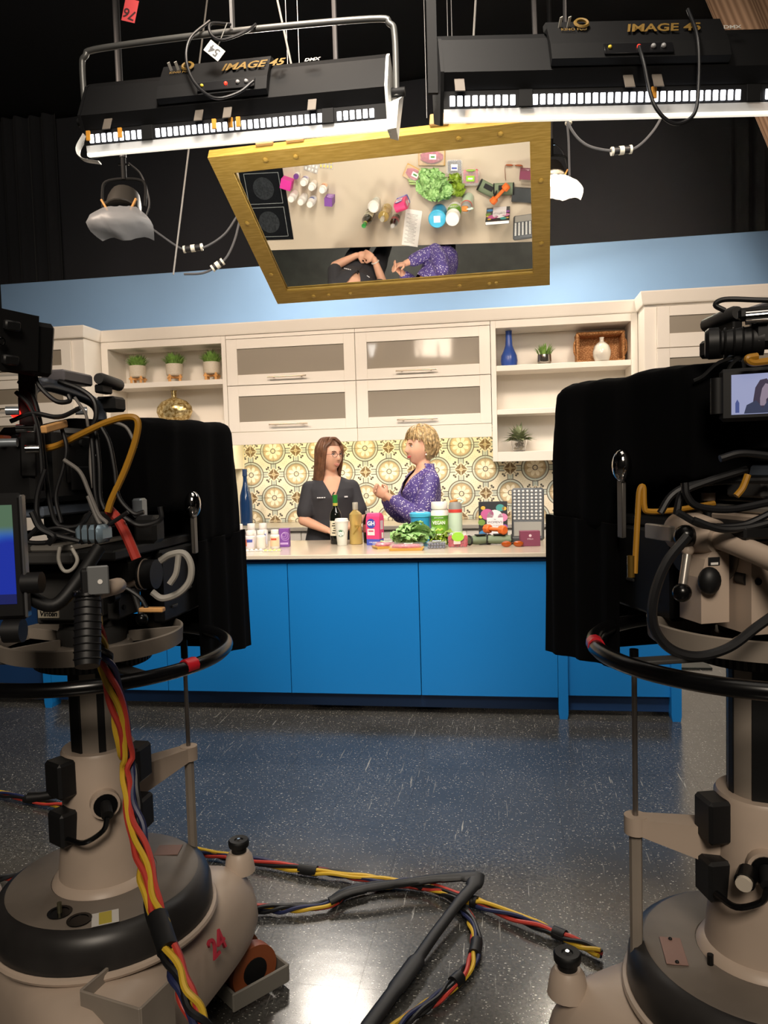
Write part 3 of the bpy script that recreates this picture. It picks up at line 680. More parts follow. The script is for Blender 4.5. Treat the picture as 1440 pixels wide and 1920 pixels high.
# wine bottle
t = thing('wine_bottle', 'dark green wine bottle with green neck foil and cream label', 'bottle', (-1.062, 4.79, ZT))
MB().lathe([(.034, 0), (.0375, .004), (.0375, .18), (.033, .205), (.016, .232), (.0145, .245), (.0145, .30)], n=28).build('glass', mat('wine_glass', '#10140f', .08, coat=.5), t)
MB().lathe([(.0152, .243), (.0155, .3), (.0168, .301), (.0168, .314), (0, .315)], n=20).build('neck_foil', mat('green_foil', '#2f8a3c', .3, .2), t)
lab_band(t, .0375, .055, .15, mat('cream_label', '#e9e2c8', .55, var=.12, vscale=80), -1.35, 1.35); lab_band(t, .0155, .245, .262, mat('gold_band', '#d8c860', .3, .3), -PI, PI, 'foil_band')
dk = mat('label_ink', '#3a3a34', .6)
for i in range(5):
    zz = .07+.015*i; lab_band(t, .0382, zz, zz+.007, dk, -.5+.15*(i % 3), .1+.2*((i*2) % 3), 'label_print')
# paper cup
t = thing('paper_cup', 'white paper coffee cup with green round logo and white lid', 'cup', (-1.005, 4.70, ZT))
MB().lathe([(.029, 0), (.030, .002), (.0425, .145), (.0425, .148), (0, .148)], n=32).build('cup', mat('cup_paper', '#dfe2d8', .5), t)
MB().lathe([(.0445, .146), (.0455, .15), (.0445, .156), (.0415, .158), (.0395, .168), (.036, .169), (.034, .164), (0, .164)], n=32).build('lid', M_PLAST, t)
GR = mat('logo_green', '#1f6b4a', .5)
def on_cup(u, z, off=.0004):        # point on the cone facing the room; u sideways
    r = .030+(.0425-.030)*z/.145+off; a = u/r; return (r*math.sin(a), -r*math.cos(a), z)
def cup_patch(pts, m, name, off):
    b = MB(); n = len(pts); c = [sum(p[i] for p in pts)/n for i in (0, 1)]
    b.add([on_cup(c[0], c[1], off)]+[on_cup(p[0], p[1], off) for p in pts], [(0, 1+i, 1+(i+1) % n) for i in range(n)]); return b.build(name, m, lg)
lg = MB().add([on_cup(0, .075, .0002)]*3, []) or None
circ = lambda r, c=(0, .078), n=28: [(c[0]+r*math.cos(2*PI*i/n), c[1]+r*math.sin(2*PI*i/n)) for i in range(n)]
def ring_patch(r0, r1, m, name, off, parent, c=(0, .078), n=32):
    b = MB(); A = [on_cup(x, z, off) for x, z in circ(r0, c, n)]+[on_cup(x, z, off) for x, z in circ(r1, c, n)]
    b.add(A, [(i, (i+1) % n, n+(i+1) % n, n+i) for i in range(n)]); return b.build(name, m, parent)
lg = ring_patch(.0001, .0235, GR, 'logo', .0005, t)
wh = mat('logo_white', '#f2f4ee', .5)
ring_patch(.0195, .0215, wh, 'logo_ring', .0008, lg)
# plain figure with crown and wavy strands
cup_patch([(-.007, .079), (-.008, .088), (-.0045, .085), (0, .0905), (.0045, .085), (.008, .088), (.007, .079), (0, .0745)], wh, 'logo_mark', .0008)
for s in (-1, 1):
    for j in range(3):
        x0 = s*(.006+.0042*j); cup_patch([(x0, .083-.004*j), (x0+s*.0022, .083-.004*j), (x0+s*.0035, .074-.001*j), (x0+s*.001, .064+.003*j), (x0-s*.0012, .064+.003*j), (x0+s*.0012, .074-.001*j)], wh, 'logo_mark', .0008)
cup_patch([(-.004, .073), (.004, .073), (.005, .064), (.0015, .060), (-.0015, .060), (-.005, .064)], wh, 'logo_mark', .0008)
# golden oil bottle
t = thing('oil_bottle', 'squat clear bottle of golden liquid with clear cap', 'bottle', (-.928, 4.765, ZT))
MB().lathe([(.038, 0), (.042, .004), (.041, .06), (.036, .12), (.041, .165), (.040, .19), (.026, .205), (.015, .215), (.015, .222)], n=28).build('body', mat('golden_liquor', '#e6cc80', .08, trans=.6, coat=.5), t)
MB().lathe([(.017, .218), (.018, .22), (.018, .262), (.016, .265), (0, .265)], n=20).build('cap', mat('clear_cap', '#d8d4c6', .15, trans=.5), t)
text('7', .085, mat('embossed_7', '#8a7436', .3), t, (0, -.0425, .09), FRONT @ Rx(0), 'numeral', shear=.3)
# dark soda bottle behind
t = thing('soda_bottle', 'dark bottle with grey cap behind pink bag', 'bottle', (-.862, 4.835, ZT))
MB().lathe([(.028, 0), (.031, .006), (.031, .1), (.033, .13), (.024, .16), (.013, .185), (.013, .19)], n=24).build('body', mat('cola', '#231714', .1, coat=.5), t)
MB().lathe([(.0155, .185), (.0155, .205), (0, .206)], n=18).build('cap', mat('grey_cap', '#a9a6a4', .4), t); lab_band(t, .033, .07, .12, mat('red_grey_label', '#a05a58', .5), -PI, PI)
# sugar bag
t = thing('sugar_bag', 'bright pink paper sugar bag with blue base and round badge', 'bag', (-.795, 4.705, ZT), -.32)
PINK = mat('bag_pink', '#e8457e', .42, var=.06, vscale=30); BB = mat('bag_blue', '#4a57b8', .45)
b = MB(); rnd = random.Random(3)
def brect(w_, d_, z, j=.0): return [(x*w_/2+rnd.uniform(-j, j), y*d_/2+rnd.uniform(-j, j), z) for x, y in ((-1, -1), (0, -1.03), (1, -1), (1.02, 0), (1, 1), (0, 1.03), (-1, 1), (-1.02, 0))]
b.loft([brect(.088, .062, .038), brect(.092, .066, .1, .001), brect(.092, .064, .15, .001), brect(.09, .058, .178, .002), brect(.085, .03, .196, .003), brect(.08, .012, .200, .003)]); b.build('bag', PINK, t, ang=25)
MB().loft([brect(.088, .062, 0), brect(.0882, .0622, .0385)]).build('base_band', BB, t, ang=25)
MB().lathe([(0, 0), (.030, 0), (.030, .001), (0, .001)], (-.008, -.0345, .135), 28, Rx(PI/2)).build('badge', mat('badge_blue', '#3f4fae', .4), t)
text('GH', .036, mat('badge_white', '#f6f2f4', .4), t, (-.008, -.0364, .135), FRONT, 'lettering', .0012)
MB().box((-.010, -.0345, .082), (.05, .0008, .04)).build('text_panel', mat('panel_cream', '#f0dfe0', .5), t); MB().box((-.010, -.0352, .088), (.034, .0006, .008)).build('text_line', mat('panel_red', '#c04060', .5), t)
text('CANE SUGAR', .009, mat('badge_white', '#f6f2f4', .4), t, (0, -.0322, .018), FRONT, 'lettering')
MB().box((.0475, .0, .125), (.0008, .036, .055)).build('nutrition_panel', mat('panel_grey', '#d9c2cb', .5), t); MB().box((.0475, .008, .060), (.0008, .022, .034)).build('barcode', M_PAPER, t)
# stapled notes lying on the worktop
t = thing('script_sheets', 'long white printed sheets lying between bag and blue tub', 'paper', (-.745, 4.92, ZT), .19)
MB().box((0, 0, .001), (.128, .285, .002), .0005).build('sheet', M_PAPER, t, smooth=False)
MB().box((.004, .004, .0032), (.124, .275, .0016), .0005).build('sheet', M_PAPER, t, smooth=False)
tp = MB()
for i in range(22): tp.box((-.005+.004*((i*7) % 3), .115-.0105*i, .0042), (.085-.02*((i*5) % 3), .003, .0003))
tp.build('printed_lines', mat('print_grey', '#8f8c88', .6), t)
# meat trays
def meat(x, y, rz, lab, w_=.20, d_=.12):
    t = thing('meat_tray', lab, 'food', (x, y, ZT), rz)
    MB().loft([[(a*w_*.46, b_*d_*.46, 0) for a, b_ in ((-1, -1), (1, -1), (1, 1), (-1, 1))], [(a*w_*.5, b_*d_*.5, .014) for a, b_ in ((-1, -1), (1, -1), (1, 1), (-1, 1))]]).build('tray', mat('gold_tray', '#c79a45', .4), t, smooth=False)
    m = MB(); n = 16
    m.loft([[(w_*.42*s*math.cos(2*PI*i/n)*(1+.08*math.sin(3*i)), d_*.38*s*math.sin(2*PI*i/n), z) for i in range(n)] for s, z in ((1, .0145), (1.02, .024), (.85, .034), (.4, .037))]); m.build('meat', mat('red_meat', '#b0526a', .25, var=.3, vscale=45, coat=.6), t)
    MB().box((.01, -.005, .0375), (.05, .035, .0008)).build('sticker', M_PAPER, t); MB().box((.01, -.005, .0382), (.03, .012, .0004)).build('sticker_print', mat('label_green', '#4a8a4a', .5), t)
    lid = MB().box((0, 0, .027), (w_*.97, d_*.97, .022), .008).build('film', mat('cling_film', '#ffffff', .06, alpha=.16, spec=.6), t)
meat(-.560, 4.40, .05, 'packaged red meat on gold tray at worktop front edge'); meat(-.700, 4.515, .5, 'packaged meat tray half hidden under the kale', .15, .1)
# berry clamshells
CL = mat('clear_plastic', '#ffffff', .08, alpha=.10, spec=.6)
def clam(name, x, y, rz, d, lab):
    t = thing(name, lab, 'food', (x, y, ZT), rz)
    w_, dd, h = d
    MB().loft([[(a*w_*s/2, b_*dd*s/2, z) for a, b_ in ((-1, -.8), (-.8, -1), (.8, -1), (1, -.8), (1, .8), (.8, 1), (-.8, 1), (-1, .8))] for s, z in ((.88, 0), (.96, h*.8), (1.02, h*.82))], caps=True).build('clear_box', CL, t, smooth=False)
    MB().loft([[(a*w_*s/2, b_*dd*s/2, z) for a, b_ in ((-1, -.8), (-.8, -1), (.8, -1), (1, -.8), (1, .8), (.8, 1), (-.8, 1), (-1, .8))] for s, z in ((1.02, h*.83), (.9, h*.98), (.85, h))], caps=True).build('lid', CL, t, smooth=False)
    return t
t = clam('raspberry_box', -.272, 4.548, .05, (.125, .105, .085), 'clear plastic box of raspberries with lime green label')
MB().lathe([(0, 0), (.036, 0), (.036, .001), (0, .001)], (0, -.052, .062), 24, Rx(PI/2), sy=.75).build('front_label', mat('lime_label', '#8fc63a', .45), t)
MB().box((0, 0, .0856), (.06, .04, .0008), .0003).build('lid_label', mat('lime_label', '#8fc63a', .45), t); MB().box((0, 0, .0864), (.035, .012, .0004)).build('lid_text', M_PAPER, t)
MB().box((-.005, -.0525, .030), (.04, .0006, .022)).build('lower_label', mat('pale_pink_label', '#f0b8b4', .5), t)
rb = MB(); rnd = random.Random(2)
for i in range(26):
    z = 1-2*(i+.5)/26; a = i*2.4; r = math.sqrt(1-z*z); rb.sphere((.0088*r*math.cos(a), .0088*r*math.sin(a), .0105*z+.0105), .0036, 6, 4)
rme = rb.mesh('raspberry', mat('raspberry_red', '#c22440', .35))
rnd = random.Random(12); n = 0
for kz in range(3):
    for kx in range(5):
        for ky in range(4):
            if kz < 2 and 0 < kx < 4 and 0 < ky < 3: continue
            o = link('raspberry', rme); o.location = Vector((-.272, 4.548, ZT+.0015+.0195*kz))+Vector((-.044+.022*kx+rnd.uniform(-.002, .002), -.034+.0225*ky+rnd.uniform(-.002, .002), 0)); o.rotation_euler = (0, 0, rnd.random()*6)
            tag(o, 'ripe red raspberry inside the clear box with lime label', 'raspberry', 'raspberries in the clear box')
for (x, y, rz, lab, bl) in ((-.392, 4.475, .05, 'shallow clear box of blueberries beside the meat tray', 1),):
    t = clam('blueberry_box', x, y, rz, (.115, .10, .042), lab)
    MB().box((0, 0, .0428), (.05, .045, .0008), .0003).build('lid_label', M_PAPER, t); MB().box((0, .005, .0436), (.04, .014, .0004)).build('lid_text', mat('label_blue', '#4a5aa8', .5), t)
    if bl:
        bme = MB().sphere((0, 0, .0075), .0078, 10, 7, (1, 1, .92)).mesh('blueberry', mat('blueberry_skin', '#5a5f74', .6, var=.25, vscale=60))
        for kz in range(2):
            for kx in range(6):
                for ky in range(5):
                    if kz == 0 and 0 < kx < 5 and 0 < ky < 4: continue
                    o = link('blueberry', bme); o.location = (x-.042+.0168*kx, y-.034+.0168*ky, ZT+.0012+.0158*kz)
                    tag(o, 'dusky blueberry inside the shallow box beside meat tray', 'blueberry', 'blueberries in the front box')
# kale bunch: frilly leaves on pale stems
k = NT('kale_green'); n_ = k.noise(70, k.coord(), 4); k.l.new(k.mix(k.ramp(n_, .3, .7), lin('#6a9a50'), lin('#a8d088')), k.b.inputs['Base Color']); k.b.inputs['Roughness'].default_value = .5; M_KALE = k.m
M_STEM = mat('pale_stem', '#a9c37a', .5)
t = thing('kale_bunch', 'large frilly green bunch of kale piled on worktop', 'vegetable', (-.545, 4.575, ZT))
rnd = random.Random(21)
def frilly(base, tip, width, seed, nseg=9, nw=6):
    "one ruffled leaf from base to tip"
    b = MB(); a = Vector(base); c = Vector(tip); d = c-a; L = d.length; s = d.cross(Vector((0, 0, 1))).normalized(); u = s.cross(d).normalized(); r_ = random.Random(seed); ph = r_.random()*6
    vs = []
    for i in range(nseg+1):
        f = i/nseg; w_ = width*(.25+1.1*math.sin(PI*min(1, f*.85+.1))**.8)*(1 if f < .95 else .6)
        for j in range(-nw, nw+1):
            e = j/nw; edge = abs(e)**2
            p = a+d*f+s*(w_*e)+u*(L*.18*math.sin(PI*f)-w_*.35*edge)
            p += (u*math.sin(f*26+ph+e*3)+s*.5*math.cos(f*23+e*5)+d.normalized()*.5*math.sin(e*21+ph))*(.016*edge+.003)
            p.z = max(p.z, .004); vs.append(p)
    W = 2*nw+1
    b.add(vs, [(i*W+j, i*W+j+1, (i+1)*W+j+1, (i+1)*W+j) for i in range(nseg) for j in range(W-1)])
    return b
for i in range(26):
    a = rnd.uniform(-.5, .55); el = rnd.uniform(.0, 1.0); L = rnd.uniform(.12, .2)
    base = Vector((-.10+rnd.uniform(-.01, .05), rnd.uniform(-.03, .03), .02+.012*(i % 4)))
    dv = Vector((math.cos(a)*math.cos(el), math.sin(a)*math.cos(el)*1.2, math.sin(el)*.72))
    if i % 3 == 0: base = Vector((rnd.uniform(-.06, .06), rnd.uniform(-.05, .06), .03)); dv = Vector((rnd.uniform(-.5, .8), rnd.uniform(-.6, .6), rnd.uniform(.3, .85))); L *= .8
    tip = base+dv*L; tip.z = max(tip.z, .03)
    frilly(base, tip, rnd.uniform(.035, .055), i).build('kale_leaf', M_KALE, t)
for i in range(9):
    y = rnd.uniform(-.03, .03); MB().tube(spl([(-.19+rnd.uniform(-.02, .02), y-.01, .012+.006*i % .03), (-.12, y, .022), (-.05, y*1.4, .03)], 4), [.006]*8+[.004], 7).build('stem', M_STEM, t)
MB().torus((-.115, 0, .03), .034, .003, 20, 6, Ry(PI/2)).build('twist_tie', mat('tie_purple', '#6a5aa0', .4), t)
t = thing('lettuce_bunch', 'yellow green lettuce leaves right of the kale', 'vegetable', (-.385, 4.60, ZT)); ML = mat('lettuce_green', '#7f9a2c', .4, var=.3, vscale=25)
for i in range(12):
    a = rnd.uniform(-1.4, 1.4); base = Vector((rnd.uniform(-.03, .01), rnd.uniform(-.03, .03), .008)); tip = base+Vector((.07*math.cos(a)-.01, .07*math.sin(a), rnd.uniform(.02, .085)))
    frilly(base, tip, .032, 100+i, 7, 4).build('lettuce_leaf', ML, t)
# tubs and bottles
t = thing('blue_tub', 'round bright blue plastic tub with blue lid behind kale', 'tub', (-.520, 4.80, ZT))
MB().lathe([(.05, 0), (.058, .006), (.062, .17), (0, .17)], n=32).build('tub', mat('tub_blue', '#2f95c8', .35), t); MB().lathe([(.066, .165), (.067, .185), (.06, .192), (.057, .190), (0, .190)], n=32).build('lid', mat('lid_blue', '#49b5dd', .35), t)
MB().box((0, 0, .1915), (.05, .05, .001), .0003).build('lid_label', mat('lid_print', '#d8ecf4', .5), t)
t = thing('protein_tub', 'white plastic tub with green VEGAN label beside bottle', 'tub', (-.398, 4.785, ZT))
MB().lathe([(.05, 0), (.054, .005), (.054, .195), (.044, .21), (.044, .215)], n=32).build('body', M_PLAST, t); MB().lathe([(.05, .212), (.051, .216), (.051, .252), (.048, .256), (0, .256)], n=32).build('lid', M_PLAST, t)
lab_band(t, .054, .06, .172, mat('vegan_green', '#7fb43c', .45), -1.5, 1.5); lab_band(t, .0547, .15, .17, mat('vegan_dark', '#5f9a34', .45), -1.5, 1.5, 'label_stripe')
text('VEGAN', .030, mat('print_white', '#f4f4ec', .5), t, (0, -.0575, .128), FRONT, 'lettering', .0006, sx=.8); text('plant protein', .011, mat('print_white', '#f4f4ec', .5), t, (0, -.0562, .160), FRONT, 'lettering')
for i in range(4): MB().sphere((-.018+.012*i, -.0545, .082+.006*(i % 2)), .008, 8, 6, (1, .3, 1)).build('label_leaf', mat('leafprint', '#b8d05a', .5), t)
t = thing('water_bottle', 'mint green insulated bottle with coral band and orange spout', 'bottle', (-.295, 4.71, ZT))
MB().lathe([(.038, 0), (.042, .005), (.042, .19), (.040, .2)], n=30).build('body', mat('mint_coat', '#b9cdb6', .4), t)
MB().lathe([(.0425, .193), (.0425, .212), (.04, .214)], n=30).build('band', mat('coral_band', '#c9463e', .4), t)
MB().lathe([(.041, .212), (.040, .235), (.034, .255), (0, .262)], n=30).build('lid', mat('grey_lid', '#8f8f8c', .4), t)
MB().box((-.008, 0, .262), (.05, .04, .02), .007, Ry(-.25)).build('spout_cover', mat('orange_spout', '#c4803c', .45), t)
MB().tube(spl([(.03, 0, .245), (.05, 0, .262), (.03, 0, .276), (.005, 0, .27)], 5), .006, 8).build('carry_loop', mat('mint_loop', '#c6dccd', .4), t)
# ankle weights, dumbbell, book, foam panel
t = thing('ankle_weights', 'sage green padded ankle weights with black trim', 'weights', (-.085, 4.65, ZT), .15)
SG = mat('sage_fabric', '#6f7d64', .75, bump=.3, bscale=300); BK = mat('black_trim', '#17181a', .6)
for (x, y, rz, L) in ((-.065, .0, .35, .14), (.055, -.01, -.15, .15)):
    p = thing('x', 'x', 'x') if False else None
    M_ = Matrix.Translation((x, y, 0)) @ Matrix.Rotation(rz, 4, 'Z')
    o = MB(M_).loft([[(L*.5*f-.0, .045*math.cos(2*PI*i/14), .03+.03*math.sin(2*PI*i/14)*(1-.25*abs(f))) for i in range(14)] for f in (-1, -.9, -.33, -.3, .3, .33, .9, 1)]).build('weight_cuff', SG, t, ang=50)
    for f in (-1, 1): MB(M_).torus((f*L*.48, 0, .03), .036, .006, 24, 6, Ry(PI/2) @ Matrix.Diagonal((.75, 1.1, 1))).build('trim', BK, o)
    MB(M_).box((0, -.02, .062), (L*.5, .035, .006), .002).build('strap', BK, o)
t = thing('dumbbell', 'orange vinyl dumbbell resting on the green ankle weights', 'dumbbell', (-.055, 4.665, ZT+.0665)); OR = mat('orange_vinyl', '#dd6a2a', .45)
A_ = Vector((-.045, .046, .022)); B_ = Vector((.045, -.046, .022)); d_ = (B_-A_).normalized()
MB().cyl(A_-d_*.01, B_+d_*.01, .013, 14).build('grip', OR, t)
for P_ in (A_, B_): MB().tube([P_-d_*.022, P_-d_*.016, P_+d_*.016, P_+d_*.022], [.022, .028, .028, .022], 8).build('head', OR, t)
t = thing('health_book', 'standing book with flowered black cover and pale title panel', 'book', (-.068, 4.80, ZT), -.04)
Rl = Rx(-.10)
def bk(c, s, m, nm, bev=.001): return MB(Matrix.Rotation(-.10, 4, 'X')).box(c, s, bev).build(nm, m, t, smooth=False)
bk((0, 0, .125), (.172, .022, .248), M_PAPER, 'pages'); bk((0, -.0125, .125), (.176, .003, .25), mat('black_cover', '#23262b', .35), 'cover'); bk((0, .0125, .125), (.176, .003, .25), mat('black_cover', '#23262b', .35), 'cover')
def disc(c, r, m, nm, sx=1., sz=1.): return MB(Matrix.Rotation(-.10, 4, 'X')).lathe([(0, 0), (r, 0), (r, .0006), (0, .0006)], (c[0], -.0142, c[1]), 20, Rx(PI/2), sx, sz).build(nm, m, t)
for (x, z, r, c) in ((-.035, .17, .04, '#b4568a'), (.06, .15, .03, '#c77aa0'), (.045, .21, .026, '#3f8f8a'), (.07, .205, .014, '#c9a23a'), (-.07, .12, .022, '#6a8a3a'), (-.06, .21, .014, '#c9a23a'), (-.062, .05, .024, '#3a7ab0'), (.07, .09, .02, '#8a4a9a'), (-.075, .155, .012, '#d4c84a')): disc((x, z), r, mat('flower_'+c[1:], c, .5), 'cover_flower', 1, .85)
bk((.012, -.0148, .075), (.10, .0008, .148), mat('title_panel', '#ddd8da', .5), 'title_panel', 0); disc((.012, .148), .05, mat('title_panel', '#ddd8da', .5), 'title_arch')
R10 = Rx(-.10) @ FRONT
text('the', .010, BK, t, Rx(-.10) @ Vector((.012, -.0155, .138)), R10); text("WOMEN'S", .020, BK, t, Rx(-.10) @ Vector((.012, -.0155, .120)), R10); text('HEALTH BOOK', .012, mat('print_grey', '#8f8c88', .6), t, Rx(-.10) @ Vector((.012, -.0155, .100)), R10)
t = thing('foam_roller_panel', 'dark grey perforated massage board propped upright at right', 'board', (.145, 4.86, ZT), -.1)
pm = mat('charcoal_foam', '#4c5054', .55); Mt = Matrix.Rotation(-.17, 4, 'X')
MB(Mt).box((0, 0, .165), (.20, .035, .33), .012).build('board', pm, t)
bump_me = MB().sphere((0, 0, 0), .0085, 8, 6, (1, .7, 1)).mesh('nub', mat('pale_nub', '#c9cac8', .4))
for i in range(7):
    for j in range(9):
        p_ = Mt @ Vector((-.08+.0265*i, -.018, .135+.0215*j)); inst('nub', bump_me, t, p_)
MB(Mt).box((0, -.019, .07), (.17, .004, .09), .002).build('label_plate', mat('grey_plate', '#8c8a84', .4), t)
carton('dark_case', 'flat dark grey case lying behind the maroon box', .118, 4.70, (.17, .10, .035), mat('charcoal_case', '#3c4043', .5), .1)
t = carton('maroon_box', 'small maroon gift box with pale dot logo at right end', .145, 4.545, (.115, .06, .088), mat('maroon_card', '#7a3a52', .5), .1)
MB().lathe([(0, 0), (.008, 0), (.008, .0006), (0, .0006)], (.0, -.0302, .062), 16, Rx(PI/2)).build('logo_dot', mat('pale_print', '#dcc4cc', .5), t); text('STELLA', .011, mat('pale_print', '#dcc4cc', .5), t, (0, -.0304, .042), FRONT)
t = thing('sunglasses', 'orange tinted sunglasses lying in front of maroon box', 'sunglasses', (.045, 4.487, ZT), .08)
OL = mat('amber_lens', '#b5541c', .1, trans=.3)
for s in (-1, 1):
    o = MB().sphere((s*.034, 0, .018), .028, 16, 8, (1, .22, .62)).build('lens', OL, t)
    MB().torus((s*.034, 0, .018), .0275, .0018, 24, 6, Rx(PI/2) @ Matrix.Diagonal((1, .62, 1))).build('rim', mat('brown_rim', '#7a3a16', .3), t)
    MB().tube(spl([(s*.062, 0, .022), (s*.064, .03, .02), (s*.055, .09, .012), (s*.05, .11, .004)], 4), .0018, 6).build('temple', mat('brown_rim', '#7a3a16', .3), t)
MB().tube(spl([(-.008, -.002, .022), (0, -.004, .026), (.008, -.002, .022)], 4), .0016, 6).build('bridge', mat('brown_rim', '#7a3a16', .3), t)
# ================================================================== people
SKIN = mat('skin_warm', '#e4b094', .45, var=.05, vscale=14, sub=.15)
def head_mb(b, M_):
    n, m = 44, 30; vs = []; fs = []
    def pt(t, a):
        d = Vector((math.sin(t)*math.sin(a), -math.sin(t)*math.cos(a), math.cos(t)))
        p = Vector((d.x*.073, d.y*.093, d.z*.115)); z = d.z; fr = max(0, -d.y)
        if z < 0:
            p.x *= 1-.30*(-z)**1.6
            if d.y > 0: p.y *= 1-.45*(-z)
            else: p.y *= 1-.10*(-z)**2
        G = lambda x, s: math.exp(-(x/s)**2)
        if fr > .2:
            p.y -= .016*G(p.x, .010)*G(p.z-.002, .020)+.024*G(p.x, .0125)*G(p.z+.020, .0125)
            p.y -= .005*G(p.z-.034, .012)*G(p.x, .05)
            p.y += .008*G(abs(p.x)-.031, .014)*G(p.z-.014, .011)
            p.y -= .006*G(abs(p.x)-.040, .02)*G(p.z+.024, .024)
            p.y -= .006*G(p.x, .022)*G(p.z+.057, .009)
            p.y -= .012*G(p.x, .022)*G(p.z+.096, .018)
        return p
    rows = [[pt(PI*i/m, 2*PI*k/n) for k in range(n)] for i in range(1, m)]
    vs = [M_ @ pt(0, 0)]+[M_ @ p for r in rows for p in r]+[M_ @ pt(PI, 0)]
    for k in range(n): fs.append((0, 1+k, 1+(k+1) % n))
    for i in range(m-2):
        for k in range(n): a = 1+i*n; k2 = (k+1) % n; fs.append((a+k, a+n+k, a+n+k2, a+k2))
    L = len(vs)-1; a = 1+(m-2)*n
    for k in range(n): fs.append((L, a+(k+1) % n, a+k))
    b.add(vs, fs)
    for s in (-1, 1):
        p = M_ @ Vector((s*.072, .012, -.004)); b.sphere(p, .03, 10, 8, (.38, .62, 1.0), M_.to_3x3())
def hand(b, wrist, knuckle_dir, palm_n, curl, side, sc=1.0):
    "palm and five bent fingers; knuckle_dir runs from wrist to fingers, palm_n out of the palm"
    w_ = Vector(wrist); d = Vector(knuckle_dir).normalized(); nrm = Vector(palm_n); nrm = (nrm-d*nrm.dot(d)).normalized(); s = d.cross(nrm)*side
    pc = w_+d*.045*sc
    b.sphere(pc, .04*sc, 12, 8, (1, 1, 1), Matrix(((d*1.15).to_tuple(), (s*.95).to_tuple(), (nrm*.42).to_tuple())).transposed())
    for i, (o, L) in enumerate(((-.029, .062), (-.010, .072), (.010, .068), (.028, .054))):
        p0 = w_+d*.075*sc+s*o*sc; path = [p0]; dd = d.copy()
        for j, f in enumerate((.45, .32, .25)):
            c_ = math.cos(curl*(.8+.15*j)); s_ = math.sin(curl*(.8+.15*j)); dd = (dd*c_+nrm*s_).normalized(); path.append(path[-1]+dd*L*f*sc)
        b.tube([p0-d*.02*sc]+path, [x*sc for x in (.0095, .0095, .009, .008, .006)], 8)
    t0 = w_+d*.025*sc-s*.028*sc; b.tube([t0, t0+(d*.5-s*.75+nrm*.3).normalized()*.035*sc, t0+(d*.5-s*.75+nrm*.3).normalized()*.035*sc+(d*.9+nrm*.5).normalized()*.03*sc], [.013*sc, .0105*sc, .0075*sc], 8)
def ering(z, rx, ry, yc=0, n=28, xc=0, pw=1.0):
    return [(xc+rx*math.copysign(abs(math.cos(2*PI*i/n))**pw, math.cos(2*PI*i/n)), yc+ry*math.copysign(abs(math.sin(2*PI*i/n))**pw, math.sin(2*PI*i/n)), z) for i in range(n)]
def limb(b, pts, rs, n=14):
    P = spl(pts, 5); m = len(P); R_ = []
    for i in range(m):
        f = i/(m-1)*(len(rs)-1); j = min(int(f), len(rs)-2); R_.append(rs[j]+(rs[j+1]-rs[j])*(f-j))
    b.tube(P, R_, n)
    b.sphere(P[0], R_[0], 12, 8); b.sphere(P[-1], R_[-1], 12, 8)
def person(label, loc, rz, dz, head_yaw, head_tilt, arms, fem=1.0):
    """arms: {side: (shoulder, elbow, wrist, hand_dir, palm_n, curl)}; local frame faces -Y, left hand at +X"""
    b = MB(); T_ = [(.80, .150, .105, .01), (.88, .172, .118, .012), (.96, .150, .105, .005), (1.04, .128, .092, 0), (1.12, .138, .102, -.004), (1.19, .150, .115, -.012), (1.25, .155, .105, -.006), (1.295, .150, .080, .004), (1.325, .105, .062, .012), (1.35, .060, .055, .016), (1.40, .049, .052, .010), (1.44, .048, .052, .006)]
    b.loft([ering(z+dz, rx*fem, ry*fem, yc) for z, rx, ry, yc in T_])
    for s in (-1, 1):
        limb(b, [(s*.085, 0, .86+dz), (s*.092, -.012, .66), (s*.09, -.012, .47), (s*.09, .018, .27), (s*.09, .025, .09)], [.088, .075, .055, .055, .036])
        b.tube([(s*.09, .045, .035), (s*.092, 0, .045), (s*.097, -.09, .028), (s*.10, -.15, .018)], [.03, .036, .034, .02], 12, flat=.8)
        sh, el, wr, hd, pn, cu = arms[s]
        limb(b, [sh, tuple((Vector(sh)+Vector(el))/2), el], [.050, .042, .036]); limb(b, [el, tuple(Vector(el).lerp(Vector(wr), .4)), wr], [.037, .034, .024])
        hand(b, wr, hd, pn, cu, s, .95)
    HM = Matrix.Translation((0, -.014, 1.489+dz)) @ Matrix.Rotation(head_yaw, 4, 'Z') @ Matrix.Rotation(head_tilt, 4, 'X')
    head_mb(b, HM)
    me = remeshed(b, .0055, 3, .5); me.materials.append(SKIN)
    o = link('person', me); o.location = loc; o.rotation_euler = (0, 0, rz); tag(o, label, 'person')
    return o, HM
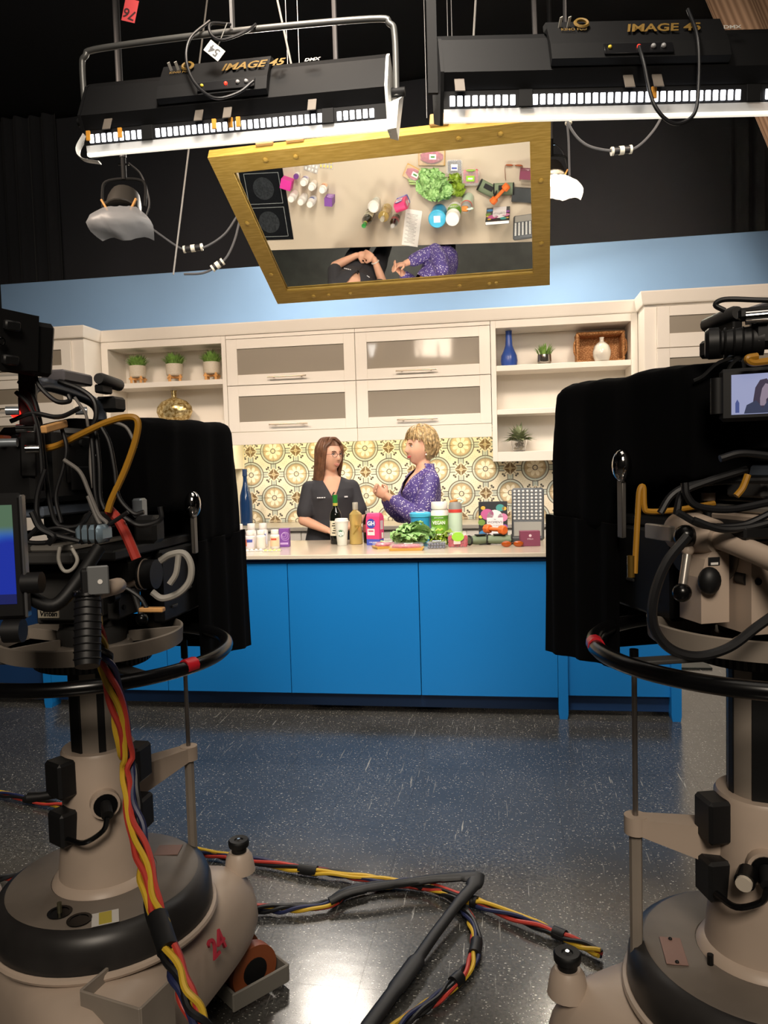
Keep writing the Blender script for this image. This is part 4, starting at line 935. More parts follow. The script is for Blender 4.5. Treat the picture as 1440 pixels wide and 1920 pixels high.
def face(o, HM, brow, lipc, smile, lid):
    e = MB(HM); w_ = MB(HM); i_ = MB(HM); l_ = MB(HM); dkm = MB(HM)
    for s in (-1, 1):
        w_.sphere((s*.031, -.0775, .0135), .0115, 12, 8, (1.15, .55, .62)); i_.sphere((s*.031, -.0835, .0135), .0048, 10, 6, (1, .35, 1))
        e.tube(spl([(s*.015, -.0905, .030), (s*.030, -.0895, .0345), (s*.046, -.080, .0305)], 4), [.0028]*8+[.001], 6)
        dkm.tube(spl([(s*.018, -.086, .0165), (s*.031, -.0865, .0215), (s*.045, -.079, .0165)], 4), .0016, 5)
    l_.tube(spl([(-.023, -.0735, -.055+smile), (-.010, -.0850, -.0555), (0, -.0865, -.0565), (.010, -.0850, -.0555), (.023, -.0735, -.055+smile)], 4), [.0012]+[.0038]*15+[.0012], 8, flat=.8)
    l_.tube(spl([(-.021, -.0740, -.0570+smile), (-.009, -.0845, -.0630), (0, -.0855, -.0645), (.009, -.0845, -.0630), (.021, -.0740, -.0570+smile)], 4), [.0012]+[.0042]*15+[.0012], 8, flat=.8)
    w_.build('eyes', mat('eye_white', '#efe8e0', .2), o); i_.build('irises', mat('iris_brown', '#3a2a22', .2), o); e.build('eyebrows', brow, o); dkm.build('lashes', mat('lash', '#241a16', .6), o); l_.build('lips', lipc, o)
def open_neck(me, zv, slope, y_max=.0, neck=None):
    bm = bmesh.new(); bm.from_mesh(me)
    for s in (-1, 1):
        bmesh.ops.bisect_plane(bm, geom=bm.verts[:]+bm.edges[:]+bm.faces[:], plane_co=(0, 0, zv), plane_no=(s, 0, -slope))
    kill = []
    for f in bm.faces:
        c = f.calc_center_median()
        if c.y < y_max and c.z > zv and abs(c.x) < (c.z-zv)*slope: kill.append(f)
        elif neck and c.z > neck[0] and math.hypot(c.x, c.y-.012) < neck[1]: kill.append(f)
    bmesh.ops.delete(bm, geom=kill, context='FACES'); bm.to_mesh(me); bm.free(); return me
def trousers(o, dz, m, legr=.085):
    b = MB(); b.loft([ering(z+dz, rx, ry, yc) for z, rx, ry, yc in ((.74, .15, .11, .008), (.82, .178, .125, .012), (.90, .182, .128, .012), (.98, .155, .112, .006))])
    for s in (-1, 1): limb(b, [(s*.088, 0, .84+dz), (s*.094, -.010, .64), (s*.094, -.008, .45), (s*.092, .018, .25), (s*.092, .024, .08)], [.098, .09, .074, .07, .062])
    me = remeshed(b, .009, 3); me.materials.append(m); link('trousers', me, o)
    for s in (-1, 1): MB().loft([[(s*.097+.045*w_*math.cos(2*PI*i/16), -.05+L*math.sin(2*PI*i/16), z) for i in range(16)] for w_, L, z in ((1, .13, .0), (1.02, .132, .03), (.85, .115, .055), (.6, .06, .08))]).build('shoe', mat('dark_shoe', '#26262a', .5), o)

# ---- woman in dark scrubs
dzA = 0.0
armsA = {-1: ((-.148, 0, 1.262), (-.205, -.06, 1.05), (-.060, -.175, .985), (.85, -.15, -.25), (.3, .4, -.8), .55),
         1: ((.148, 0, 1.262), (.205, -.05, 1.05), (.085, -.195, 1.0), (-.85, -.12, -.25), (-.3, .4, -.8), .5)}
pA, HA = person('woman in dark short sleeved scrubs with long brown hair and glasses', (-1.200, 5.285, 0), math.radians(20), dzA, math.radians(30), math.radians(2), armsA)
M_BROWN = mat('brown_hair', '#6e4a34', .45, var=.35, vscale=35)
face(pA, HA, mat('brow_brown', '#6a4a38', .6), mat('lip_rose', '#cf8a7a', .4), .006, None)
SCRUB = mat('charcoal_scrub_cloth', '#37373c', .8, bump=.15, bscale=250)
b = MB(); b.loft([ering(z+dzA, rx, ry, yc) for z, rx, ry, yc in ((.80, .195, .142, .010), (.88, .196, .144, .010), (.97, .176, .130, .004), (1.05, .160, .118, 0), (1.13, .162, .124, -.006), (1.20, .168, .134, -.012), (1.26, .170, .120, -.006), (1.305, .158, .092, .006), (1.333, .105, .072, .014), (1.345, .075, .064, .016))])
for s in (-1, 1):
    sh, el = Vector(armsA[s][0]), Vector(armsA[s][1]); limb(b, [sh+Vector((0, 0, .002)), sh.lerp(el, .4), sh.lerp(el, .74)], [.058, .056, .060])
me = open_neck(remeshed(b, .007, 3), 1.185, .46, 0.0, (1.325, .066)); me.materials.append(SCRUB); top = link('scrub_top', me, pA)
em = mat('white_thread', '#e6e6ea', .6)
Mh = MB()
for i, (x, w_) in enumerate(((-.108, .010), (-.094, .012), (-.078, .014), (-.062, .010))): Mh.box((x, -.139+.35*abs(x+.06)*.3, 1.205), (w_, .004, .007))
Mh.build('embroidery', em, top)
MB().box((.088, -.130, 1.205), (.026, .004, .010), .001, Rz(.3)).build('chest_patch', em, top)
MB().box((-.225, -.075, 1.10), (.012, .006, .012), .002, Rz(-.6)).build('sleeve_badge', em, top)
mic = MB(); mic.tube(spl([(-.01, -.137, 1.205), (-.004, -.144, 1.225), (.006, -.140, 1.24)], 4), .005, 8); mic.build('lapel_microphone', mat('mic_black', '#141416', .5), top)
MB().tube(spl([(.0, -.13, 1.20), (.01, -.14, 1.10), (.012, -.135, .98)], 6), .0012, 5).build('microphone_wire', mat('mic_black', '#141416', .5), top)
trousers(pA, dzA, SCRUB)
def shell(HM, sx, sy, sz, off, keep):
    b = MB(HM); n, m = 36, 22; rows = []
    for i in range(m+1):
        t = PI*i/m; rows.append([Vector((sx*math.sin(t)*math.sin(2*PI*k/n), -sy*math.sin(t)*math.cos(2*PI*k/n), sz*math.cos(t)))+Vector(off) for k in range(n)])
    vs = [p for r in rows for p in r]; fs = []
    for i in range(m):
        for k in range(n):
            q = (i*n+k, i*n+(k+1) % n, (i+1)*n+(k+1) % n, (i+1)*n+k); c = sum((vs[j] for j in q), Vector())/4
            if keep(c): fs.append(q)
    b.add(vs, fs); return b
hb = shell(HA, .081, .101, .124, (0, .010, .006), lambda c: (c.z > .066 or c.y > -.012+.25*max(0, .03-c.z)) and c.z > -.09)
rnd = random.Random(31)
for i in range(150):
    sd = -1 if i % 2 else 1; a = sd*rnd.uniform(.92 if sd < 0 else .80, PI*.99); x0 = .012*sd+.006; lay = rnd.uniform(1.0, 1.09)
    fr = max(0, math.cos(a))                          # how far to the front the lock falls
    P = [(x0, -.030+.06*rnd.random(), .128)]
    for t in (.55, .95, 1.30):
        P.append((.083*lay*math.sin(t)*math.sin(a)*1.02, .010-.103*lay*math.sin(t)*math.cos(a), .006+.124*lay*math.cos(t)))
    ex, ey = math.sin(a)*.084*lay, .012-.092*lay*math.cos(a)
    end = -.245+.05*rnd.random()-.03*(1-fr)
    P += [(ex*1.02, ey*.95+.006, -.045), (ex*1.0, ey*.9+.022, -.12), (ex*.95+sd*.008, ey*.85+.03, -.19), (ex*.92+sd*.012, ey*.8+.028, end)]
    hb.tube(spl(P, 4), [.004]+[.011]*(len(P)*4-8)+[.009]*3+[.002], 6, flat=.55)
for i in range(40):
    sd = -1 if i % 2 else 1; q = rnd.uniform(0, 1); lay = rnd.uniform(1.02, 1.10); P = [(.018, -.05+.05*q, .126)]
    for t, a in ((.50, .35+.2*q), (.82, .62+.2*q), (1.10, .98+.15*q), (1.45, 1.15+.2*q), (1.75, 1.25+.2*q)): P.append((sd*.083*lay*math.sin(t)*math.sin(a)*1.02, .008-.103*lay*math.sin(t)*math.cos(a), .006+.122*lay*math.cos(t)))
    hb.tube(spl(P, 4), [.004]+[.009]*18+[.006, .002], 6, flat=.55)
hb.build('hair', M_BROWN, pA)
gl = MB(HA); 
for s in (-1, 1):
    gl.torus((s*.032, -.098, .010), .021, .0016, 24, 6, Rx(PI/2+.05) @ Matrix.Diagonal((1.1, .78, 1)))
    gl.tube(spl([(s*.054, -.094, .014), (s*.068, -.06, .014), (s*.076, .0, .010), (s*.076, .02, -.004)], 4), .0014, 5)
gl.tube(spl([(-.010, -.099, .012), (0, -.104, .015), (.010, -.099, .012)], 4), .0013, 5); gl.build('glasses', mat('rose_metal', '#5a3034', .35, .3), pA)
br = MB(); wr = Vector(armsA[1][2]); br.torus(wr.lerp(Vector(armsA[1][1]), .12), .029, .005, 22, 7, frame((0, 0, 1), Vector(armsA[1][1])-wr)); br.build('bracelet', mat('pearl_beads', '#e6dfd4', .3), pA)
# ---- woman in spotted violet blouse
dzB = .032
armsB = {1: ((.155, .0, 1.275+dzB), (.165, -.10, 1.075), (.040, -.265, 1.205), (-.35, -.65, .45), (-.8, .2, .2), .55),
         -1: ((-.155, 0, 1.275+dzB), (-.165, -.11, 1.08), (-.040, -.270, 1.205), (.35, -.65, .45), (.8, .2, .2), .5)}
pB, HB = person('woman with short blonde hair in spotted violet blouse, hands clasped', (-.552, 5.255, 0), math.radians(-62), dzB, math.radians(8), math.radians(-2), armsB, .98)
face(pB, HB, mat('brow_blond', '#9a7a52', .6), mat('lip_coral', '#c8575a', .35), .003, None)
k = NT('violet_spotted_silk'); v = k.node('ShaderNodeTexVoronoi'); v.inputs['Scale'].default_value = 74; v.inputs['Randomness'].default_value = .9; k.l.new(k.coord(), v.inputs['Vector'])
r2 = k.node('ShaderNodeTexWhiteNoise'); k.l.new(v.outputs['Position'], r2.inputs['Vector'])
sp = k.math('MULTIPLY', k.math('SUBTRACT', 1, k.ramp(v.outputs['Distance'], .24, .36)), k.math('GREATER_THAN', r2.outputs['Value'], .12))
k.l.new(k.mix(sp, lin('#54458c'), lin('#d9d3e6')), k.b.inputs['Base Color']); k.b.inputs['Roughness'].default_value = .55; BLOUSE = k.m
b = MB(); b.loft([ering(z+dzB, rx, ry, yc) for z, rx, ry, yc in ((.82, .190, .140, .012), (.90, .190, .140, .012), (.98, .172, .128, .004), (1.05, .158, .118, 0), (1.13, .162, .128, -.006), (1.20, .166, .138, -.012), (1.26, .168, .122, -.004), (1.305, .155, .094, .006), (1.335, .108, .076, .016), (1.365, .068, .068, .022), (1.385, .064, .066, .028))])
for s in (-1, 1):
    sh, el, wr = (Vector(q) for q in armsB[s][:3]); limb(b, [sh+Vector((0, 0, .002)), sh.lerp(el, .5)+Vector((s*.010, .01, 0)), el+Vector((s*.004, .012, -.012))], [.060, .068, .066]); limb(b, [el+Vector((0, .008, -.008)), el.lerp(wr, .45)+Vector((0, 0, -.008)), el.lerp(wr, .74)], [.060, .058, .046])
me = remeshed(b, .007, 3)
for vtx in me.vertices:
    q = vtx.co; dsp = .006*mnoise.noise(Vector((q.x*16, q.y*16, q.z*9))); vtx.co = q+vtx.normal*dsp
me = open_neck(me, 1.17+dzB, .42, .0, (1.355+dzB, .056)); me.materials.append(BLOUSE); link('blouse', me, pB)
trousers(pB, dzB, mat('dark_trousers', '#2a2a30', .8))
M_BLOND = mat('blonde_hair', '#bfa274', .45, var=.55, vscale=55)
hb = shell(HB, .084, .106, .122, (0, .014, .012), lambda c: (c.z > .062 or c.y > .0+.35*max(0, .0-c.z)) and c.z > -.075)
rnd = random.Random(44)
for i in range(300):
    a = rnd.uniform(-PI, PI); f = abs(a)/PI                    # 0 front .. 1 back
    lay = rnd.uniform(1.0, 1.14)+(.12*rnd.random() if f > .45 else .04*rnd.random()); wh_ = Vector((.010, .045, .125))
    if f < .36: tend = rnd.uniform(.95, 1.25); sw = .35
    elif f < .62: tend = rnd.uniform(1.2, 1.6); sw = .2
    else: tend = rnd.uniform(1.3, 2.25); sw = .0
    P = [wh_+Vector((rnd.uniform(-.02, .02), rnd.uniform(-.03, .02), .006))]
    t0 = rnd.uniform(.15, .5)
    for q in (0, .4, .75, 1):
        t = t0+(tend-t0)*q; aa = a+sw*q*(1 if a >= 0 else -1); s_ = lay*(1.02+.04*math.sin(PI*q))
        taper = 1-.22*max(0, t-1.5)
        P.append(Vector((.084*s_*math.sin(t)*math.sin(aa)*taper, .014-.106*s_*math.sin(t)*math.cos(aa)*taper, .014+.124*s_*math.cos(t)*(1.0 if t < 1.5 else .85))))
    P[-1] += (P[-1]-P[-2]).normalized()*.010+Vector((rnd.uniform(-.012, .012), rnd.uniform(-.012, .012), rnd.uniform(-.006, .006)))
    hb.tube(spl(P, 4), [.004]+[.0105]*10+[.009]*3+[.007, .004, .0015], 6, flat=.6)
hb.build('hair', M_BLOND, pB)
er = MB(HB)
for s in (-1, 1): er.sphere((s*.078, .010, -.042), .0065, 10, 8)
er.build('earrings', mat('pearl_beads', '#e6dfd4', .3), pB)
# ================================================================== overhead mirror
MC = Vector((-.5795, 4.3046, 2.7439)); MX = Vector((.99884, -.04801, -.00343)).normalized(); MN = Vector((-.0254, -.4654, -.8847)).normalized(); MYv = (-MN).cross(MX)*-1
MYv = MN.cross(MX).normalized()
if MYv.z < 0: MYv = -MYv
MR = Matrix((MX, MYv, MN)).transposed()               # local x along, y up the slope, z out of the glass
mir = thing('overhead_mirror', 'large tilted mirror in gold painted wooden frame above island', 'mirror', MC); mir.rotation_euler = MR.to_euler()
gh, gw = .4633, .761; ow, oh = .853, .572
k = NT('gold_painted_wood'); mp = k.node('ShaderNodeMapping'); mp.inputs['Scale'].default_value = (3, 30, 30); k.l.new(k.coord(), mp.inputs[0]); n_ = k.noise(4, mp.outputs[0], 4)
k.l.new(k.mix(k.ramp(n_, .35, .7), lin('#a38236'), lin('#b8964a')), k.b.inputs['Base Color']); k.b.inputs['Roughness'].default_value = .42; k.b.inputs['Metallic'].default_value = .15; k.bump(n_, .2, .003); M_GOLD = k.m
kg = NT('mirror_silver'); kg.b.inputs['Metallic'].default_value = 1; kg.b.inputs['Base Color'].default_value = (.80, .81, .79, 1); kg.b.inputs['Roughness'].default_value = .012
MB().box((0, 0, -.004), (2*gw+.02, 2*gh+.02, .006)).build('glass', kg.m, mir, smooth=False)
def rail(a, b_, c, d, nm='frame_rail'):               # mitred board: outer a-b, inner d-c
    r = MB(); z0, z1 = -.035, .018
    r.add([(p[0], p[1], z) for z in (z0, z1) for p in (a, b_, c, d)], [(3, 2, 1, 0), (4, 5, 6, 7), (0, 1, 5, 4), (1, 2, 6, 5), (2, 3, 7, 6), (3, 0, 4, 7)]); return r.build(nm, M_GOLD, mir, smooth=False)
O4 = [(-ow, oh), (ow, oh), (ow, -oh), (-ow, -oh)]; I4 = [(-gw, gh), (gw, gh), (gw, -gh), (-gw, -gh)]
for i in range(4): j = (i+1) % 4; rail(O4[i], O4[j], I4[j], I4[i])
lip = MB()
for i in range(4): j = (i+1) % 4; lip.bar((*I4[i], .010), (*I4[j], .010), .012, .012, .003)
lip.build('inner_bead', M_GOLD, mir)
for x, y in ((-.56, oh-.05), (-.40, oh-.05), (.42, oh-.05), (.62, oh-.05), (-.60, -oh+.05), (-.50, -oh+.05), (-.36, -oh+.05), (.32, -oh+.05), (.50, -oh+.05), (.54, -oh+.05), (-ow+.046, .12), (-ow+.046, -.30), (ow-.046, .22), (ow-.046, -.22)):
    MB().lathe([(.014, 0), (.013, .006), (.006, .010), (0, .0105)], (x, y, .018), 12).build('screw_head', M_GOLD, mir)
for x in (-.55, -.39, .33, .50): MB().box((x, oh+.012, -.05), (.09, .02, .07), .004).build('hanger_block', mat('tan_wood_block', '#a8895a', .6), mir, smooth=False)
M_WIRE = mat('steel_wire', '#707070', .45, .7); M_ROPE = mat('grey_sash_cord', '#7e7c78', .8)
for x in (-.42, -.36, .27, .38, .40):
    p = MC+MX*x+MYv*(oh+.02)-MN*.05; MB().tube([mir.matrix_world.inverted() @ p if False else Vector((x, oh+.012, -.07)), MR.transposed() @ (Vector((p.x, p.y, 5.34))-MC)], .0022, 6).build('hanging_wire', M_WIRE, mir)

# ================================================================== long lamp fixtures
M_HOUS = mat('black_housing', '#080809', .65, spec=.25); M_REFL = mat('white_reflector', '#e8e8e4', .35); M_CELL = mat('lamp_cell', '#ffffff', .5, emit='#f4f6ff', es=5.0)
M_TAPE = mat('grey_tape', '#5f574e', .6); M_CLIP = mat('amber_clip', '#c98a2c', .5); M_YEL = mat('gold_lettering', '#6e5520', .6); M_WL = mat('pale_lettering', '#b8b4ac', .5)
M_DIFF = mat('frosted_gel', '#f2f4f6', .5, alpha=.5); M_CABLE = mat('black_cable', '#141416', .45)
def lamp_fixture(loc, rz, L, label, yoke, txt, flare, power, aim):
    """long fluorescent-style bank: local x along the bank, -y towards the room, its mouth opens down and towards the set (+y)"""
    t = thing('studio_light_bank', label, 'studio light', loc, rz); H = L/2
    def P(nm, poly, m, x0=-H, x1=H):                   # poly in (y,z) swept along x
        b = MB(); b.loft([[(x, y, z) for y, z in poly] for x in (x0, x1)]); return b.build(nm, m, t, smooth=False)
    P('housing', [(-.015, -.03), (-.05, .02), (.02, .165), (.06, .20), (.30, .12), (.30, .10), (.065, .17), (.03, .15), (-.02, .03), (.0, -.02)], M_HOUS)
    cv = P('control_cover', [(-.052, .030), (-.075, .045), (-.055, .105), (.015, .215), (.06, .225), (.05, .20), (.0, .165)], M_HOUS, -.30*L/1.3, .17*L/1.3) if txt < 0 else P('control_cover', [(-.052, .030), (-.075, .045), (-.055, .105), (.015, .215), (.06, .225), (.05, .20), (.0, .165)], M_HOUS, -.30, .32)
    P('cell_strip', [(-.019, -.030), (-.013, -.028), (-.009, -.088), (-.015, -.088)], M_HOUS); P('lower_lip', [(-.0145, -.089), (-.0115, -.089), (-.006, -.120), (-.010, -.120)], M_DIFF)
    P('lip_rail', [(-.012, -.118), (.004, -.116), (.010, -.128), (-.010, -.130)], mat('lit_gel_edge', '#f4f2ea', .5, emit='#fffbe8', es=.8))  # lamplight leaking along the gel edge is put in as a glow
    P('reflector', [(.004, -.03), (.010, -.03), (.07, .14), (.29, .095), (.29, .09), (.065, .125)], M_REFL)
    for s in (-1, 1):
        P('end_cap', [(-.03, -.035), (-.055, .02), (.02, .17), (.06, .20), (.30, .12), (.26, -.02), (.02, -.13)], M_HOUS if s < 0 else M_REFL, s*H, s*(H+.012))
    if flare: # white end flaps
        for s in (1, ): MB().loft([[(s*H, -.02, -.03), (s*H, .0, -.125), (s*H, .10, -.12), (s*H, .12, .04)], [(s*(H+.05), -.035, -.03), (s*(H+.035), -.02, -.13), (s*(H+.03), .10, -.13), (s*(H+.055), .12, .06)], [(s*(H+.054), -.035, -.03), (s*(H+.039), -.02, -.13), (s*(H+.034), .10, -.13), (s*(H+.059), .12, .06)]]).build('end_flap', M_REFL, t)
    if flare: MB().tube(spl([(-H, -.02, -.05), (-H-.03, -.03, -.11), (-H-.01, -.03, -.15), (-H+.06, -.02, -.165)], 5), .022, 8, flat=.15, twist=(0, 1, 0)).build('end_curl', M_REFL, t)
    cm = MB().box((0, 0, 0), (.018, .004, .034), .0015).mesh('lamp_cell', M_CELL, smooth=False)
    n = int((L-.06)/.0265)
    for i in range(n):
        x = -H+.03+i*.0265
        if any(abs(x-g*L) < .030 for g in (-.285, .315)): continue
        inst('lamp_cell', cm, t, (x, -.0215, -.065), (.10, 0, 0))
    for g in (-.285, .315): MB().box((g*L, -.022, -.06), (.05, .006, .06), .002).build('divider', M_HOUS, t, smooth=False)
    for z, y in ((.17, .10), (.14, .19)): MB().tube([(-H+.02, y, z-.035), (H-.02, y, z-.035)], .016, 12).build('lamp_tube', mat('lit_tube', '#ffffff', .4, emit='#fff4e4', es=3.0), t)
    # control panel, lettering, tape, clips
    fR = frame((1, 0, 0), (0, -.94, .34))
    MB().box((0.0, -.070, .075), (.24, .006, .045), .002, Rx(-.35)).build('control_panel', mat('panel_black', '#0e0e10', .3), t)
    for x, c, e in ((-.10, '#c9b23a', 0), (.0, '#ff3020', 3.), (.05, '#8a8a8a', 0), (.085, '#8a8a8a', 0)): MB().sphere((x, -.074, .080), .007 if c != '#8a8a8a' else .009, 10, 6).build('knob', mat('ind_'+c[1:], c, .4, emit=c if e else None, es=e), t)
    tR = frame((1, 0, 0), Vector((0, -.85, .53)))
    text('IMAGE 45', .062, M_YEL, t, (.10, -.028, .165), tR, 'lettering', .0015, shear=.25); text('DMX', .028, M_WL, t, (.345, -.022, .165), tR, 'lettering', .0005, shear=.2)
    lgx = -.20
    for j in range(2): MB().box((lgx-.055+.03*j, -.012, .195), (.012, .003, .045), 0, tR @ Rz(.6)).build('logo_bar', M_WL, t)
    MB().torus((lgx+.02, -.012, .195), .022, .006, 20, 5, tR).build('logo_ring', M_YEL, t); text('KINO FLO', .020, M_YEL, t, (lgx-.01, -.024, .168), tR, 'lettering')
    tapes = ((-.41, .0), (-.10, 0), (-.005, 0), (.27, 0)) if txt < 0 else ((-.46, 0), (-.02, 0), (.055, 0))
    for g, _ in tapes: MB().box((g*L, -.040, -.005), (.035, .004, .10), .001, Rx(-.45)).build('tape_strip', M_TAPE, t, smooth=False)
    for g in ((-.485, -.375, -.055, .0, .025) if txt < 0 else (.05, )): MB().box((g*L, -.030, -.055), (.018, .008, .04), .001).build('spring_clip', M_CLIP, t, smooth=False)
    if yoke:
        r = .013; w_ = H+.035; MB().tube(spl([(-w_, .06, .03), (-w_, .05, .26), (-w_+.02, .045, .31), (-w_+.10, .045, .335), (0, .045, .345), (w_-.10, .045, .335), (w_-.02, .045, .31), (w_, .05, .26), (w_, .06, .03)], 6), r, 10).build('yoke', mat('grey_yoke', '#6e6e6c', .35, .6), t)
        MB().bar((0, .045, .345), (0, .045, 5.34-loc[2]), .03, .012).build('hanger_strap', M_WIRE, t)
        for s in (-1, 1): MB().cyl((s*(w_-.02), .06, .045), (s*(w_+.035), .06, .045), .018, 10).build('yoke_knob', M_HOUS, t)
    else:
        MB().bar((-H-.03, .06, .0), (-H-.03, .06, .42), .016, .035).build('yoke', M_HOUS, t); MB().bar((H+.03, .06, .0), (H+.03, .06, .42), .016, .035).build('yoke', M_HOUS, t)
        MB().tube([(-H-.03, .06, .42), (H+.03, .06, .42)], .014, 10).build('yoke_bar', M_HOUS, t); MB().bar((0, .06, .42), (0, .06, 5.34-loc[2]), .03, .012).build('hanger_strap', M_WIRE, t)
    l = area('bank_glow', (0, .17, .02), Vector((0, .17, .02))+Vector(aim), L*.95, power, (1, .95, .88), size_y=.2); l.parent = t
    return t
KL = at(436, 210, 3.17); KR = at(1185, 152, 2.72)
kl = lamp_fixture(KL, math.radians(1.0), 1.28, 'long black lamp bank in silver yoke, left of the two', True, -1, True, 16, (0, 1, -1.1))
kr = lamp_fixture(KR, math.radians(9.5), 1.34, 'long black lamp bank cut by the right frame edge', False, 1, False, 16, (0, 1, -1.1))
# loose cables on the banks
def cable(name, pts, r, m, label=None, parent=None, n=8, k_=8, cat='cable'):
    o = MB().tube(spl(pts, k_), r, n).build(name, m, parent)
    if label: tag(o, label, cat)
    return o
cable('power_cable', [(-.10, .05, .40), (-.16, -.02, .30), (-.17, -.05, .20), (-.12, -.10, .08), (-.03, -.13, .0), (.06, -.11, .02), (.12, -.09, .07)], .006, M_CABLE, None, kl)
cable('power_cable', [(.10, .04, .36), (.09, -.06, .28), (.0, -.09, .24), (-.05, -.08, .27), (-.06, -.05, .33), (0, .02, .36)], .006, M_CABLE, None, kl)
cable('power_cable', [(.0, -.075, .08), (.0, -.12, .0), (.03, -.13, -.14), (.10, -.12, -.20), (.17, -.12, -.17), (.195, -.10, -.05), (.20, -.08, .10), (.20, .0, .24)], .0065, M_CABLE, None, kr)
tg = MB().box((0, 0, 0), (.062, .002, .1), .0005).build('paper_tag', mat('red_tag', '#d0484e', .6)); tag(tg, 'red paper tag marked 76 hanging at top left', 'tag'); tg.location = at(244, 20, 3.5); tg.rotation_euler = (0, .25, .15)
text('76', .06, mat('tag_ink', '#3a1a1e', .6), tg, (0, -.0016, -.015), FRONT @ Rz(PI-.2), 'lettering', .0008)
MB().tube([(0, .004, .03), (-.02, .006, .5), (-.02, .01, 1.3)], .004, 6).build('tag_string', M_ROPE, tg)
wt = MB().box((0, 0, 0), (.075, .002, .05), .0005).build('paper_tag', mat('white_tag', '#b9b7b2', .6)); tag(wt, 'white paper tag marked 54 on the left lamp bank', 'tag'); wt.location = at(402, 95, 3.08); wt.rotation_euler = (0, .7, .1)
text('54', .045, mat('tag_ink2', '#4a4a4c', .6), wt, (0, -.0016, 0), FRONT @ Rz(PI), 'lettering', .0006); MB().tube([(0, .003, .02), (-.03, .01, .12)], .002, 6).build('tag_string', M_ROPE, wt)

# ================================================================== hanging spotlights
def softlamp(px, py, depth, label, lit, fl_, pipe_px):
    c = at(px, py, depth); t = thing('hanging_spotlight', label, 'studio light', c, .15)
    MB().lathe([(.055, .10), (.085, .09), (.10, .03), (.105, -.04), (.10, -.045), (.0, -.03)], n=18, R=Rx(-.5)).build('lamp_head', mat('dark_lamp_metal', '#3a3733', .5, .4), t)
    MB().tube(spl([(-.125, 0, .0), (-.13, .02, .10), (-.11, .03, .16), (0, .03, .175), (.11, .03, .16), (.13, .02, .10), (.125, 0, .0)], 4), .009, 8).build('yoke', M_HOUS, t)
    MB().box((0, -.06, -.015), (.20, .012, .07), .003, Rx(-.3)).build('barn_door', M_HOUS, t, smooth=False)
    # crumpled diffusion sheet pegged on the front
    rnd = random.Random(fl_); b = MB(); n, m = 12, 8; vs = []
    for j in range(m+1):
        f = j/m; hw = .09+.10*math.sin(PI*min(1, f*.75+.05)); 
        for i in range(n+1):
            e = i/n*2-1; vs.append((e*hw+.05*f*f, -.085-.05*math.sin(PI*f)-.02*rnd.random()-.03*(1-e*e), -.035-.19*f-.012*math.cos(e*5)*f))
    W = n+1; b.add(vs, [(j*W+i, j*W+i+1, (j+1)*W+i+1, (j+1)*W+i) for j in range(m) for i in range(n)])
    b.build('diffusion_sheet', mat('diffusion_lit', '#fff6e8', .5, alpha=.8, emit='#fff0d8', es=2.2) if lit else mat('diffusion_dull', '#85878a', .4, alpha=.7), t, ang=70)
    for s in (-1, 1): MB().box((s*.085, -.085, -.015), (.012, .014, .075), .002, Ry(s*.5)).build('clothes_peg', mat('peg_wood', '#b8874a', .6), t, smooth=False)
    MB().cyl((0, .03, .17), (0, .03, .34), .016, 10).build('clamp', M_HOUS, t); MB().tube([(-.03, .03, .26), (.03, .03, .26)], .007, 8).build('clamp_bolt', M_CHROME, t)
    MB().tube([(0, .03, .3), (0, .03, 5.34-c.z)], .02, 12).build('drop_pipe', mat('dark_pipe', '#4a4a4c', .5, .4), t)
    MB().tube(spl([(.03, .04, .27), (.10, .05, .2), (.14, .05, .05), (.12, .03, -.05)], 6), .007, 8).build('lead', M_CABLE, t)
    if lit:
        MB().sphere((0, -.06, -.06), .05, 14, 10).build('bulb', mat('bulb_glow', '#ffffff', .4, emit='#ffe9c8', es=25), t)
        l = area('spot_glow', (0, -.12, -.12), (0, -1.2, -1.5), .2, 45, (1, .88, .72)); l.parent = t
    return t
softlamp(232, 388, 4.6, 'unlit hanging spotlight with crumpled white diffusion at left', False, 3, 0)
softlamp(1036, 330, 6.2, 'lit hanging spotlight glowing behind the right end of mirror', True, 5, 0)
# inline cable connectors hanging in swags
m_con = mat('connector_black', '#1c1c1e', .5); m_band = mat('connector_band', '#d8d4c4', .5)
def swag(pts, dep, cpos, label, up=False):
    P = [at(u, v, d) for (u, v), d in zip(pts, dep)]
    if up: P = [Vector((P[0].x, P[0].y, 5.36)), Vector((P[0].x, P[0].y, P[0].z+.3))]+P
    o = MB().tube(spl(P, 8), .007, 7).build('hanging_cable', mat('grey_cable', '#4c4d50', .6)); tag(o, label, 'cable')
    a, b_ = at(*cpos[0]), at(*cpos[1]); d = (b_-a).normalized()
    MB().cyl(a, b_, .019, 12).build('connector', m_con, o)
    for f in (.05, .5, .95): q = a.lerp(b_, f); MB().cyl(q-d*(.006 if f != .5 else .012), q+d*(.006 if f != .5 else .012), .0215, 12).build('connector_band', m_band, o)
    return o
swag([(262, 410), (300, 440), (345, 468), (382, 464), (420, 440), (445, 405)], [4.6]*6, ((344, 468, 4.6), (380, 463, 4.6)), 'dark cable with banded connector swagging left of mirror')
swag([(450, 410), (440, 450), (425, 482), (405, 500), (380, 512), (345, 514)], [4.6]*6, ((398, 504, 4.6), (418, 490, 4.6)), 'dark cable with banded connector lying above blue wall')
swag([(1062, 200), (1070, 240), (1100, 272), (1150, 283), (1190, 278), (1225, 245), (1250, 200)], [3.9]*7, ((1146, 284, 3.9), (1184, 280, 3.9)), 'dark cable with banded connector below the right lamp bank', True)
swag([(1060, 190), (1066, 260), (1068, 330)], [4.7, 4.7, 4.7], ((1063, 205, 4.7), (1066, 232, 4.7)), 'thin dark lead dropping to the lit spotlight', True)
